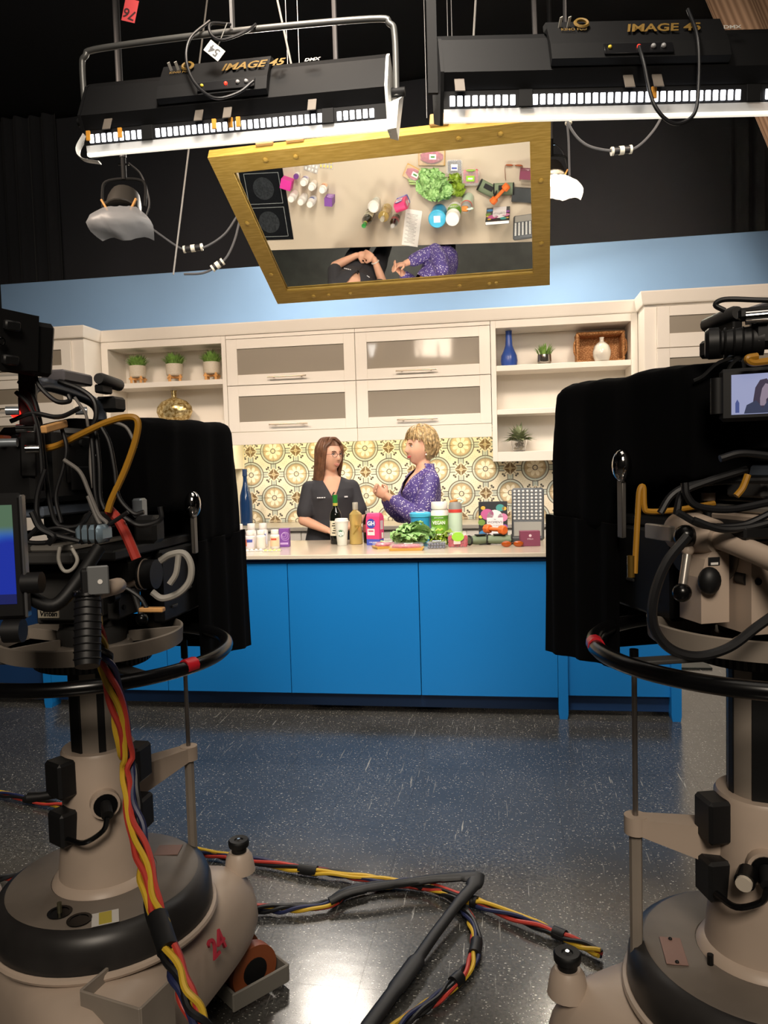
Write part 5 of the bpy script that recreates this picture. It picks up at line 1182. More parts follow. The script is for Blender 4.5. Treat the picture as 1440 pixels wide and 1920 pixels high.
for i, (u0, v0, u1, v1, d, lab) in enumerate(((357, 255, 325, 515, 4.3, 'thin grey cord slanting down left of the mirror'), (520, 0, 547, 125, 3.6, 'thin pale cord hanging above the left lamp bank'), (625, -20, 630, 130, 3.7, 'dark hanging pipe behind the left lamp bank'), (1000, -20, 1004, 90, 3.7, 'dark hanging pipe behind the right lamp bank'), (893, -20, 888, 70, 3.4, 'thin wire hanging left of the gold KINO lettering'))):
    r = .012 if 'pipe' in lab else .005
    pa, pb = at(u0, v0, d), at(u1, v1, d)
    if pa.z < pb.z: pa, pb = pb, pa
    pa = pb+(pa-pb)*((5.36-pb.z)/(pa.z-pb.z))
    o = MB().tube([pa, pb], r, 8).build('hanging_pipe' if 'pipe' in lab else 'rope', mat('dark_pipe', '#4a4a4c', .5, .4) if 'pipe' in lab else M_ROPE); tag(o, lab, 'pipe' if 'pipe' in lab else 'cord')
# ================================================================== camera pedestals
M_BEIGE = mat('worn_beige_enamel', '#b7a595', .42, var=.10, vscale=5, bump=.05, bscale=40); M_BEIGE2 = mat('grey_beige_enamel', '#8f857a', .45, var=.12, vscale=7)
M_RUB = mat('black_rubber', '#131314', .5, var=.15, vscale=10); M_DOME = mat('scuffed_black_plastic', '#2e2c2b', .38, var=.35, vscale=6); M_BLK = mat('gloss_black', '#0b0b0c', .25)
M_MATT = mat('matte_black', '#0b0b0c', .55); M_DGREY = mat('dark_grey_cast', '#3c3b3a', .5, var=.1, vscale=12); M_ORNG = mat('urethane_brown', '#8a4a2a', .45); M_RED = mat('red_plastic', '#c0202c', .35)
def tri_ring(s, z, inr, cap, th0, n=96):
    out = []
    for i in range(n):
        a = 2*PI*i/n; rel = (a-th0+PI/3) % (2*PI/3)-PI/3           # angle to nearest tip
        e = PI/3-abs(rel); r1 = inr/max(.2, math.cos(e)); r = 1/((1/r1)**7+(1/cap)**7)**(1/7)
        out.append((r*s*math.cos(a), r*s*math.sin(a), z))
    return out
def pedestal(loc, th0, zr, label, cam_dir, num=None, variant=0):
    t = thing('camera_pedestal', label, 'camera pedestal', loc)
    b = MB(); IN, CP = .255, .435
    b.loft([tri_ring(s, z, IN, CP, th0) for s, z in ((.90, .150), (.965, .158), (.995, .19), (.985, .235), (.955, .28), (.90, .322), (.80, .346), (.62, .355), (.5, .356))]); b.build('base_body', M_BEIGE, t, ang=50)
    MB().loft([tri_ring(s, z, IN, CP, th0) for s, z in ((.60, .06), (.66, .155))]).build('underside', M_MATT, t, ang=50)
    MB().lathe([(.245, .355), (.248, .37), (.246, .415), (.236, .440), (.215, .453), (.11, .458)], n=64).build('dome', M_DOME, t)
    MB().lathe([(.117, .4562), (.119, .4592), (.212, .4550), (.216, .4528), (.21, .450)], n=64).build('dome_top', mat('dusty_grey_top', '#6e655c', .5, var=.18, vscale=7), t)
    MB().torus((0, 0, .362), .250, .009, 64, 8).build('dome_trim', M_BEIGE, t)
    # column
    MB().lathe([(.118, .456), (.112, .468), (.101, .474), (.097, .52), (.088, .62), (.084, .66), (.084, .765), (.080, .772), (.066, .772)], n=48).build('column_base', M_BEIGE, t)
    MB().lathe([(.060, .70), (.060, zr-.02), (0, zr-.02)], n=40).build('inner_column', M_BEIGE2, t)
    for k_ in range(6):
        a = k_*PI/3+th0+.3; w_ = .017 if k_ % 2 else .008
        MB().box((.0585*math.cos(a), .0585*math.sin(a), (.73+zr)/2), (.006, w_*2, zr-.75), .001, Rz(a)).build('column_slot', M_MATT if k_ % 2 else M_RUB, t, smooth=False)
    # bumpers
    f0 = cam_dir
    for (da, zb, s_) in ((-1.0, .725, 1), (-1.0, .612, .95), (1.0, .735, 1), (1.0, .615, .95)):
        a = f0+da; o = MB().box((.098*math.cos(a), .098*math.sin(a), zb), (.045, .062*s_, .082*s_), .006, Rz(a)).build('bumper', M_RUB, t, smooth=False)
    a = f0+.08; d2 = Vector((math.cos(a), math.sin(a), 0))
    MB().cyl(d2*.080+Vector((0, 0, .665)), d2*.104+Vector((0, 0, .665)), .032, 20).build('socket_ring', M_BEIGE, t)
    so = MB().cyl(d2*.084+Vector((0, 0, .665)), d2*.107+Vector((0, 0, .665)), .026, 20).build('socket', M_BLK, t)
    MB().cyl(d2*.105+Vector((0, 0, .668)), d2*.138+Vector((0, 0, .655)), .013, 12).build('plug', M_MATT, so)
    s2 = Vector((-math.sin(a), math.cos(a), 0))
    MB().tube(spl([d2*.135+Vector((0, 0, .652)), d2*.13+Vector((0, 0, .62))-s2*.01, d2*.125+Vector((0, 0, .60))-s2*.05, d2*.085-s2*.082+Vector((0, 0, .598))], 5), .006, 7).build('socket_lead', M_BLK, so)
    if variant == 0: MB().tube([d2*.05-s2*.06+Vector((0, 0, .69)), -s2*.13+d2*.03+Vector((0, 0, .685)), -s2*.155+d2*.02+Vector((0, 0, .684))], [.009, .010, .012], 10).build('lock_lever', M_MATT, t)
    else:
        q = d2*.11-s2*.03; MB().cyl(q+Vector((0, 0, .66)), q*1.25+Vector((0, 0, .655)), .018, 14).build('valve', M_BLK, t); MB().cyl(q*1.25+Vector((0, 0, .655)), q*1.32+Vector((0, 0, .654)), .014, 14).build('valve_cap', mat('ivory_plastic', '#cfc4b4', .4), t)
        MB().box(d2*.09+s2*.035+Vector((0, 0, .64)), (.012, .018, .075), .005, Rz(a)).build('grip_slot', M_BLK, t)
    # arm, rods
    da = Vector((math.cos(th0), math.sin(th0), 0)); ns = Vector((-math.sin(th0), math.cos(th0), 0))
    arm = MB(); arm.loft([[da*r+ns*w_+Vector((0, 0, z1)), da*r-ns*w_+Vector((0, 0, z1)), da*r-ns*w_+Vector((0, 0, z0)), da*r+ns*w_+Vector((0, 0, z0))] for r, w_, z0, z1 in ((.06, .03, .62, .70), (.14, .024, .645, .703), (.225, .018, .672, .705), (.245, .012, .674, .705))]); arm.build('support_arm', M_BEIGE, t, ang=30)
    MB().cyl(da*.23+Vector((0, 0, .671)), da*.23+Vector((0, 0, .7065)), .022, 20).build('arm_boss', M_BEIGE, t)
    MB().cyl(da*.23+Vector((0, 0, .39)), da*.23+Vector((0, 0, .672)), .0125, 8).build('lower_rod', M_BEIGE2, t)
    MB().cyl(da*.23+Vector((0, 0, .70)), da*.23+Vector((0, 0, zr-.01)), .0055, 10).build('upper_rod', mat('dull_steel', '#8c8580', .3, .8), t)
    MB().cyl(da*.23+Vector((0, 0, zr-.055)), da*.23+Vector((0, 0, zr-.01)), .009, 10).build('rod_collar', M_BLK, t)
    # knob on each arm tip, wheels below
    for k_ in range(3):
        a = th0+k_*2*PI/3; d = Vector((math.cos(a), math.sin(a), 0)); n2 = Vector((-math.sin(a), math.cos(a), 0)); q = d*.365
        if variant == 0 and k_ == 2: continue_knob = False
        else: continue_knob = True
        if continue_knob: MB().lathe([(.042, .325), (.035, .365), (.026, .378), (0, .378)], q, 20).build('knob_boss', M_BEIGE, t)
        kn = None if not continue_knob else MB().lathe([(.020, .376), (.020, .390), (.027, .394), (.028, .402), (.028, .408), (.025, .412), (.012, .411), (.010, .408), (0, .408)], q, 28).build('brake_knob', M_MATT, t)
        if kn: MB().lathe([(.004, .4115), (.004, .414), (0, .414)], q, 10).build('knob_pin', M_CHROME, kn)
        for s in (-1, 1):
            c = d*.365+n2*s*.042+Vector((0, 0, .069)); wh = MB().cyl(c-n2*.016, c+n2*.016, .068, 28).build('wheel', M_ORNG, t); MB().cyl(c-n2*.018, c+n2*.018, .036, 20).build('hub', M_MATT, wh)
        MB().box(d*.365+Vector((0, 0, .075)), (.07, .05, .06), .008, Rz(a)).build('axle_block', mat('cast_alloy', '#9a948c', .4, .5), t)
        g = MB()
        for (c0, sz) in ((d*.452, (.008, .175, .05)), (d*.365+n2*.085, (.175, .008, .05)), (d*.365-n2*.085, (.175, .008, .05)), (d*.285, (.008, .175, .05))): g.box(c0+Vector((0, 0, .037)), sz, .003, Rz(a))
        g.build('cable_guard', mat('guard_grey', '#77736b', .5), t, smooth=False)
    # steering ring and tray
    MB().torus((0, 0, zr), .305, .0155, 96, 12).build('steering_ring', M_BLK, t)
    for k_ in range(3):
        a = th0+.5+k_*2*PI/3; MB().bar((.05*math.cos(a), .05*math.sin(a), zr-.012), (.30*math.cos(a), .30*math.sin(a), zr), .035, .008, .002).build('ring_spoke', M_DGREY, t)
    for a in ((cam_dir+.62, ) if variant == 0 else (cam_dir-1.3, )): MB().torus((0, 0, zr+.003), .305, .0166, 8, 10, None, a, a+.10).build('ring_clip', M_RED, t)
    MB().lathe([(.118, zr-.02), (.128, zr-.018), (.128, zr+.012), (.118, zr+.014), (0, zr+.014)], n=60).build('gear_band', M_RUB, t)
    gt = MB()
    for k_ in range(64):
        a = 2*PI*k_/64; gt.box((.1285*math.cos(a), .1285*math.sin(a), zr-.003), (.004, .006, .026), 0, Rz(a))
    gt.build('gear_teeth', M_DGREY, t, smooth=False)
    MB().lathe([(.198, zr+.018), (.203, zr+.018), (.205, zr+.052), (.200, zr+.054), (.197, zr+.050), (.195, zr+.022)], n=72).build('tray_rim', M_BEIGE2, t)
    MB().lathe([(.06, zr+.014), (.196, zr+.016), (.197, zr+.022), (.09, zr+.022), (.085, zr+.030), (.0, zr+.032)], n=60).build('tray_floor', M_BEIGE2, t)
    for k_ in range(5):
        a = k_*2*PI/5+.4; MB().bar((.08*math.cos(a), .08*math.sin(a), zr+.034), (.197*math.cos(a), .197*math.sin(a), zr+.036), .007, .026, .001).build('tray_rib', M_BEIGE2, t)
        MB().lathe([(.016, 0), (.016, .0008), (0, .0008)], (.125*math.cos(a+.5), .125*math.sin(a+.5), zr+.0222), 16).build('tray_hole', M_MATT, t)
    MB().lathe([(.075, zr+.03), (.078, zr+.055), (.07, zr+.07), (0, zr+.07)], n=40).build('mount_hub', M_DGREY, t)
    # base plate details on the dome top
    a = cam_dir-.55
    if variant == 0:
        for (r, aa, R_) in ((.165, cam_dir-.62, .026), (.19, cam_dir-.30, .026)):
            q = Vector((r*math.cos(aa), r*math.sin(aa), .4585)); MB().lathe([(R_, 0), (R_, .0015), (R_*.75, .0015), (R_*.7, -.004), (0, -.004)], q, 20).build('fill_port', M_BLK, t)
        q = Vector((.165*math.cos(cam_dir-.62), .165*math.sin(cam_dir-.62), .456)); MB().cyl(q, q+Vector((0, 0, .025)), .005, 8).build('air_valve', mat('old_brass', '#6a6650', .4, .7), t)
        q = Vector((.195*math.cos(cam_dir-.02), .195*math.sin(cam_dir-.02), .4575)); st = MB().box(q, (.05, .055, .0012), 0, Rz(cam_dir-.02)).build('warning_sticker', mat('sticker_white', '#c9c6c0', .5), t); MB().box(q+Vector((0, 0, .0008)), (.046, .026, .0008), 0, Rz(cam_dir-.02)).build('sticker_yellow', mat('sticker_yel', '#b0a040', .5), st)
        q = Vector((.16*math.cos(cam_dir+1.9), .16*math.sin(cam_dir+1.9), .4590)); MB().box(q, (.06, .05, .0012), 0, Rz(cam_dir+1.2)).build('name_plate', mat('red_brown_plate', '#8a6a60', .4, .2), t)
    else:
        q = Vector((.17*math.cos(cam_dir-1.1), .17*math.sin(cam_dir-1.1), .4590)); pl = MB().box(q, (.04, .085, .0015), .0005, Rz(cam_dir-1.3)).build('name_plate', mat('red_brown_plate', '#8a6a60', .4, .2), t)
        for s in (-1, 1): MB().sphere(q+Rz(cam_dir-1.3) @ Vector((0, s*.036, .001)), .004, 8, 5).build('rivet', M_MATT, pl)
        q = Vector((.125*math.cos(cam_dir-.75), .125*math.sin(cam_dir-.75), .458)); MB().cyl(q, q+Vector((0, 0, .02)), .006, 10).build('bleed_screw', M_BLK, t)
    return t, da, ns
PL = Vector((-.955, 1.651, 0)); PR = Vector((.475, 1.523, 0))
camL = math.atan2(-PL.y, -PL.x); camR = math.atan2(-PR.y, -PR.x)
ZRL, ZRR = .990, 1.048
pedL, daL, nsL = pedestal(PL, math.radians(51), ZRL, 'beige camera pedestal on left with number 24 in red', camL, 24, 0)
pedR, daR, nsR = pedestal(PR, math.radians(177), ZRR, 'beige camera pedestal on right cut by the frame edge', camR, None, 1)
# open cable tray moulded on the front of the left base, and its red number
tq = on_plane(205, 1868, 2, .385)-PL; tq.z = 0; trd = Vector((-.25, -1, 0)).normalized(); trs = Vector((-trd.y, trd.x, 0)); tb = MB()
for (c, s) in ((tq+Vector((0, 0, .325)), (.006, .15, .11)), (tq-trd*.05+trs*.0745+Vector((0, 0, .325)), (.10, .006, .11)), (tq-trd*.05-trs*.0745+Vector((0, 0, .325)), (.10, .006, .11)), (tq-trd*.05+Vector((0, 0, .27)), (.10, .15, .006))): tb.box(c, s, .002, Rz(math.atan2(trd.y, trd.x)))
tb.build('cable_tray', M_BEIGE2, pedL, smooth=False)
ed = (daL*.30+Vector((math.cos(math.radians(-9)), math.sin(math.radians(-9)), 0))*.10)
en = Vector((math.cos(math.radians(-9)), math.sin(math.radians(-9)), 0))
text('24', .062, mat('red_marker', '#b03040', .6), pedL, en*.245+daL*.05+Vector((0, 0, .30)), frame(Vector((-en.y, en.x, 0)), en+Vector((0, 0, .45))), 'lettering', .0006, depth=.003)

# ================================================================== heads, cameras, prompters (local: +y is where the lens points)
def rigM(P, a): return Matrix.Translation(P) @ Matrix.Rotation(a, 4, 'Z')
def pan_head(P, a, z0, s, m, label, plate_txt):
    t = thing('pan_head', label, 'camera head', P, a); z = z0
    def B(nm, c, d, mm=None, bev=.004, R=None): return MB().box((c[0]*s, c[1], c[2]), d, bev, R).build(nm, mm or m, t, smooth=False)
    MB().lathe([(.072, z+.07), (.07, z+.085), (.05, z+.09), (0, z+.09)], n=32).build('pan_disc', m, t)
    B('base_block', (-.01, 0, z+.105), (.15, .17, .04))
    B('side_plate', (.085, -.005, z+.155), (.028, .11, .13)); B('side_plate', (-.085, -.005, z+.155), (.028, .11, .13))
    B('front_cover', (0, -.088, z+.15), (.14, .02, .11)); B('body_core', (0, 0, z+.15), (.14, .15, .10), M_DGREY)
    MB().cyl((-.115*s, 0, z+.185), (.115*s, 0, z+.185), .046, 28).build('tilt_drum', m, t)
    MB().cyl((.115*s, 0, z+.185), (.165*s, 0, z+.185), .034, 24).build('drag_knob', M_RUB, t)
    for q in (0, 1): MB().torus((.125*s+.012*s*q, 0, z+.185), .0345, .0018, 24, 6, Ry(PI/2)).build('knob_ring', M_BEIGE, t)
    for yy in (-.035, .035):
        for zz in (.115, .195): MB().cyl((.098*s, yy, z+zz), (.102*s, yy, z+zz), .006, 10).build('screw', M_MATT, t)
    B('tilt_plate', (0, .0, z+.243), (.13, .36, .022)); B('quick_plate', (0, .0, z+.262), (.10, .30, .014), mat('plate_alloy', '#b5b0a8', .35, .6))
    lv = MB().tube([(.12*s, -.03, z+.155), (.145*s, -.045, z+.10)], .006, 8).build('brake_lever', m, t); MB().sphere((.148*s, -.048, z+.09), .014, 14, 10).build('lever_ball', M_BLK, lv)
    lv = MB().tube([(.11*s, -.09, z+.15), (.11*s, -.115, z+.15)], .013, 14).build('lock_knob', M_RUB, t)
    B('maker_plate', (-.045 if plate_txt else .0, -.0995, z+.112), (.05, .003, .018), mat('plate_ivory', '#b9b09c', .5), 0)
    text('Vinten', .016, mat('ink_black', '#1a1a1c', .5), t, ((-.045 if plate_txt else 0)*s, -.1015, z+.112), FRONT, 'lettering', .0004, shear=.2)
    return t
headL = pan_head(PL, 0, ZRL, 1, M_DGREY, 'dark grey pan and tilt head under the left camera', True)
headR = pan_head(PR, math.radians(20), ZRR, -1, M_BEIGE, 'beige pan and tilt head under the right camera', False)
# pan bars
def pan_bar(head, pts, grip, m, rad=.014):
    MB().tube(spl(pts, 6), rad, 14).build('pan_bar', m, head)
    g = MB().tube(grip, [.019, .021, .021, .019], 16).build('bar_grip', M_RUB, head)
    a, b_ = Vector(grip[1]), Vector(grip[2])
    for i in range(9): q = a.lerp(b_, i/8); MB().torus(q, .0212, .0014, 20, 5, frame((b_-a).orthogonal(), b_-a)).build('grip_rib', M_MATT, g)
    return g
gp = [at(u, v, d)-PL for u, v, d in ((165, 1112, 1.285), (165, 1128, 1.28), (164, 1236, 1.255), (164, 1250, 1.25))]
pan_bar(headL, [(.12, .0, ZRL+.175), (.115, -.12, ZRL+.172), tuple(at(222, 1098, 1.36)-PL), tuple(at(185, 1108, 1.30)-PL), tuple(gp[0])], gp, M_BEIGE)
rq = at(184, 1088, 1.27)-PL; rc = MB().box(rq, (.034, .008, .048), .002, Rz(.5)).build('remote_plate', mat('remote_alloy', '#8d8f90', .35, .5), headL, smooth=False); MB().lathe([(.004, 0), (.004, .001), (0, .001)], rq+Rz(.5) @ Vector((.003, -.0042, -.002)), 12, Rz(.5) @ Rx(PI/2)).build('remote_dot', M_PLAST, rc)
MB().box(at(160, 1095, 1.275)-PL, (.014, .03, .05), .003, Rz(.5)).build('remote_body', M_MATT, headL, smooth=False); MB().torus(gp[0], .021, .005, 20, 6).build('grip_collar', M_BLK, headL)
pan_bar(headR, [(-.152, -.05, 1.272), (-.138, -.12, 1.258), (-.105, -.24, 1.222), (-.06, -.42, 1.17)], [(-.058, -.43, 1.167), (-.055, -.44, 1.165), (-.02, -.56, 1.13), (-.018, -.57, 1.128)], M_BEIGE, .0185)
MB().tube([(-.168, .03, 1.268), (-.166, .01, 1.272), (-.158, -.03, 1.272), (-.150, -.075, 1.268), (-.148, -.085, 1.267)], [.020, .034, .037, .031, .026], 22).build('bar_socket', M_BEIGE, headR)
MB().sphere((-.192, -.055, 1.270), .0205, 16, 10).build('socket_ball', M_BLK, headR)
lv = MB().tube([(-.190, -.058, 1.245), (-.206, -.068, 1.188)], .0075, 10).build('long_lever', mat('satin_alloy', '#b0aaa2', .3, .7), headR); MB().sphere((-.209, -.070, 1.174), .0165, 14, 10).build('lever_ball', M_BLK, lv); MB().sphere((-.190, -.058, 1.246), .011, 12, 8).build('lever_joint', M_BEIGE, lv)
MB().box((-.20, .015, 1.272), (.012, .085, .028), .002).build('tilt_bar', mat('pale_alloy2', '#a8a29a', .35, .5), headR, smooth=False)
tw = MB().loft([[(x, y, z) for x, y in ((-.182+i_, -.085), (-.128, -.085), (-.128, -.02), (-.182+i_, -.02))] for z, i_ in ((1.120, .0), (1.20, .0), (1.232, .008), (1.244, .02))]).build('tension_tower', M_BEIGE, headR, smooth=False)
MB().sphere((-.172, -.094, 1.196), .021, 16, 10, (.95, .8, 1.15)).build('tension_knob', M_RUB, tw); MB().box((-.158, -.0862, 1.228), (.022, .002, .014), .0005).build('scale_plate', mat('ink_black', '#1a1a1c', .5), tw); MB().box((-.158, -.0874, 1.224), (.014, .001, .004)).build('scale_print', M_PLAST, tw)
MB().cyl((-.12, -.05, 1.235), (-.05, -.05, 1.235), .048, 28).build('tilt_cradle', M_BEIGE2, headR)
tw = MB().loft([[(x, y, z) for x, y in ((-.118, -.130), (-.062, -.130), (-.062, -.03), (-.118, -.03))] for z in (1.105, 1.245)]+[[(x, y, 1.262) for x, y in ((-.112, -.118), (-.066, -.118), (-.066, -.04), (-.112, -.04))]]).build('bearing_tower', M_BEIGE, headR, smooth=False)
for zz in (1.13, 1.17, 1.21): MB().lathe([(.0055, 0), (.005, .002), (0, .002)], (-.072, -.130, zz), 10, Rx(PI/2)).build('bolt', M_DGREY, tw)
MB().lathe([(.006, 0), (.006, .003), (0, .003)], (-.106, -.130, 1.196), 10, Rx(PI/2)).build('bolt', M_MATT, tw)
bb = MB().box((.0, -.095, 1.128), (.125, .074, .05), .004).build('maker_block', M_BEIGE, headR, smooth=False)
text('Vinten', .036, mat('ink_black', '#1a1a1c', .5), bb, (.008, -.1325, 1.130), FRONT, 'lettering', .0008, shear=.25)
def hood_rig(P, a, s, dz, label, label2):
    "prompter: velvet hood over the glass, dark monitor below with a hanging flap"
    t = thing('prompter_hood', label, 'prompter', P, a)
    def q(pts): return [(y, z+dz) for y, z in pts]
    b = MB()
    prof = q([(-.03, 1.325), (-.035, 1.50), (.0, 1.535), (.30, 1.545), (.52, 1.552), (.565, 1.535), (.595, 1.40), (.605, 1.215), (.26, 1.215), (.24, 1.30), (.16, 1.312)])
    xs = [-.19, -.15, -.05, .05, .13, .165]
    def sc(x): return .985 if abs(x) > .16 else 1
    rings = [[(x*s, y*(1 if -.1 < x < .14 else .985), z-(.010 if abs(x) > .14 else 0)) for y, z in prof] for x in xs]
    b.loft(rings); me = remeshed(b, .012, 2, .5)
    for v in me.vertices:
        c = v.co; n1 = mnoise.noise(Vector((c.x*7, c.y*9, c.z*2.2+a*5))); n2 = mnoise.noise(Vector((c.x*14+3, c.y*16, c.z*4))); v.co = c+v.normal*(.011*n1+.005*n2)-Vector((0, 0, .010*max(0, n1)))
    me.materials.append(mat('black_velvet', '#030304', .95, spec=.1)); link('hood_cloth', me, t)
    f = MB(); rings = []
    for x0, th in ((.150, 0), (.162, 0)):
        pass
    n = 14; outer = []; inner = []
    for i in range(n+1):
        y = .235+(.625-.235)*i/n; wv_ = .008*math.sin(i*1.3)
        outer.append((y, .168+wv_))
    vs = []
    for z in (1.225+dz, 1.05+dz, .86+dz):
        for (y, x) in outer: vs.append((x*s*(1 if z > 1.1+dz else 1.01), y+(.012 if z < .9+dz and y > .6 else 0), z+(.055*(.625-y)/.39 if z < .9+dz else 0)))
    for z in (1.225+dz, 1.05+dz, .86+dz):
        for (y, x) in outer: vs.append((x*s*(1 if z > 1.1+dz else 1.01)-.006*s, y+(.012 if z < .9+dz and y > .6 else 0), z+(.055*(.625-y)/.39 if z < .9+dz else 0)))
    W = n+1; F = []
    for j in range(2):
        for i in range(n): F += [(j*W+i, j*W+i+1, (j+1)*W+i+1, (j+1)*W+i), (3*W+j*W+i+1, 3*W+j*W+i, 3*W+(j+1)*W+i, 3*W+(j+1)*W+i+1)]
    for i in range(n): F += [(i, 3*W+i, 3*W+i+1, i+1), (2*W+i, 2*W+i+1, 5*W+i+1, 5*W+i)]
    for j in range(2): F += [(j*W, (j+1)*W, 3*W+(j+1)*W, 3*W+j*W), (j*W+n, 3*W+j*W+n, 3*W+(j+1)*W+n, (j+1)*W+n)]
    f.add(vs, F); f.build('hanging_flap', mat('black_felt', '#050506', .95, spec=.1), t, ang=60)
    MB().box((-.02*s, .615, 1.04+dz), (.33, .012, .36), .003).build('front_flap', mat('black_felt', '#050506', .95, spec=.1), t, smooth=False)
    MB().box((-.02*s, .18, 1.235+dz), (.33, .66, .022), .004).build('monitor_shelf', M_MATT, t, smooth=False)
    m = MB().box((.135*s, .26, 1.135+dz), (.03, .40, .175), .006).build('side_panel', M_MATT, t, smooth=False)
    for i in range(4): MB().box((.152*s, .12+.09*i, 1.08+dz+.03*(i % 2)), (.004, .03, .006), .001).build('panel_port', M_DGREY, m, smooth=False)
    MB().box((-.02*s, .18, 1.19+dz), (.30, .5, .05), .006).build('monitor', M_MATT, t, smooth=False)
    MB().bar((.178*s, .195, 1.20+dz), (.178*s, .195, 1.35+dz), .022, .010, .002).build('upright', mat('satin_alloy2', '#77736e', .35, .7), t)
    MB().sphere((.182*s, .185, 1.325+dz+(.025 if s < 0 else 0)), .027, 20, 12, (.75, .8, 1.25)).build('chrome_knob', M_CHROME, t)
    for sx in (-1, 1): MB().tube([(sx*.045, -.22, 1.285+dz), (sx*.045, .5, 1.285+dz)], .0075, 10).build('rail_rod', mat('rail_black', '#202022', .35, .4), t)
    return t
hoodL = hood_rig(PL, 0, 1, 0, 'black velvet prompter hood on the left camera', '')
hoodR = hood_rig(PR, math.radians(20), -1, .045, 'black velvet prompter hood on the right camera', '')
def video_camera(P, a, s, dz, label, tally, txt):
    t = thing('video_camera', label, 'camera', P, a)
    def B(nm, c, d, mm=M_MATT, bev=.006, R=None, par=None): return MB().box((c[0]*s, c[1], c[2]+dz), d, bev, R).build(nm, mm, par or t, smooth=False)
    grey = mat('camera_grey', '#1a1b1d', .4, var=.1, vscale=20)
    bd = B('body', (0, -.08, 1.43), (.115, .30, .155), grey, .012)
    B('side_panel', (.0585, -.06, 1.44), (.006, .22, .10), M_MATT, .003); B('side_door', (.0615, -.10, 1.40), (.004, .12, .05), grey, .002)
    for i in range(5): MB().cyl(((.060)*s, -.16+.045*i, 1.475+dz), ((.068)*s, -.16+.045*i, 1.475+dz), .008, 10).build('dial', M_RUB, t)
    text(txt, .022, mat('pale_ink', '#c8c8ca', .4), t, (.0645*s, -.06, 1.455+dz), frame((0, s, 0), (s, 0, 0)), 'lettering', .0006)
    B('battery', (0, -.25, 1.42), (.10, .05, .13), M_MATT, .008)
    for i in range(3): MB().cyl(((-.03+.03*i)*s, -.27, 1.48+dz), ((-.03+.03*i)*s, -.295, 1.48+dz), .008, 10).build('rear_connector', M_CHROME if i != 1 else M_ORNG, t)
    # carrying handle
    MB().tube(spl([(0, -.20, 1.50+dz), (0, -.20, 1.575+dz), (0, -.14, 1.60+dz), (0, .02, 1.585+dz), (0, .08, 1.56+dz), (0, .085, 1.505+dz)], 5), .017, 12, flat=.8).build('handle', mat('handle_satin_highlight', '#59616e', .28, .4), t)  # blue-grey highlight on the handle is put into its base colour
    B('handle_box', (0, -.05, 1.622), (.055, .12, .026), mat('pale_module', '#6d6a6e', .4), .004)
    mc = MB().tube([(.035*s, .02, 1.628+dz), (.035*s, .03, 1.628+dz), (.035*s, .115, 1.622+dz), (.035*s, .12, 1.622+dz)], [.012, .0145, .0145, .011], 14).build('microphone', M_DGREY, t)
    B('mic_shoe', (.03, .05, 1.606), (.02, .05, .02), M_MATT, .003); B('front_module', (.02, .10, 1.575), (.05, .06, .035), M_MATT, .006)
    MB().tube([(0, .07, 1.43+dz), (0, .10, 1.43+dz), (0, .11, 1.43+dz), (0, .20, 1.43+dz), (0, .21, 1.43+dz), (0, .27, 1.43+dz)], [.052, .052, .062, .062, .055, .05], 28).build('lens', M_MATT, t)
    for yy in (.115, .14, .165, .19): MB().torus((0, yy, 1.43+dz), .062, .0025, 36, 6, Rx(PI/2)).build('lens_ring', M_RUB, t)
    B('zoom_servo', (.058, .15, 1.43), (.035, .10, .09), grey, .01); B('dovetail', (0, -.06, 1.335), (.09, .36, .022), mat('dovetail_grey_highlight', '#6a7482', .4, .3), .004); B('rail_clamp', (0, -.03, 1.305), (.12, .10, .035), M_DGREY, .004)  # dovetail plate's blue-grey highlight is put into its colour
    return t
vcL = video_camera(PL, 0, 1, 0, 'shoulder style video camera wrapped in cables on left pedestal', True, 'L2')
vcR = video_camera(PR, math.radians(20), -1, .045, 'video camera with flip-out screen on the right pedestal', False, 'JVC')
# ---- left: boxed viewfinder with sun hood, tally lamp
vf = thing('viewfinder_monitor', 'black boxed viewfinder with sun hood at upper left edge', 'monitor', at(8, 642, 1.42), math.radians(-22)); vf.rotation_euler = (0, math.radians(10), math.radians(-22))
MB().loft([[(x, -.12, z) for x, z in ((-.09, -.065), (.065, -.055), (.062, .06), (-.09, .065))], [(x, .02, z) for x, z in ((-.08, -.055), (.06, -.045), (.055, .055), (-.08, .055))], [(x, .03, z) for x, z in ((-.08, -.055), (.06, -.045), (.055, .055), (-.08, .055))]]).build('sun_hood', M_MATT, vf, smooth=False)
MB().box((-.015, .05, -.005), (.13, .045, .10), .008).build('screen_box', M_MATT, vf, smooth=False)
for zz in (.03, -.03): MB().box((.066, -.03, zz), (.012, .03, .018), .003).build('latch', M_RUB, vf)
MB().torus((.069, -.05, .0), .006, .002, 16, 6, Ry(PI/2)).build('eyelet', M_CHROME, vf)
MB().bar((.0, .05, -.05), (.01, .06, -.25), .022, .03, .003).build('post', M_MATT, vf); MB().sphere((-.0, .03, -.13), .009, 12, 8).build('tally_lamp', mat('tally_red', '#ff2020', .4, emit='#ff1810', es=6), vf)
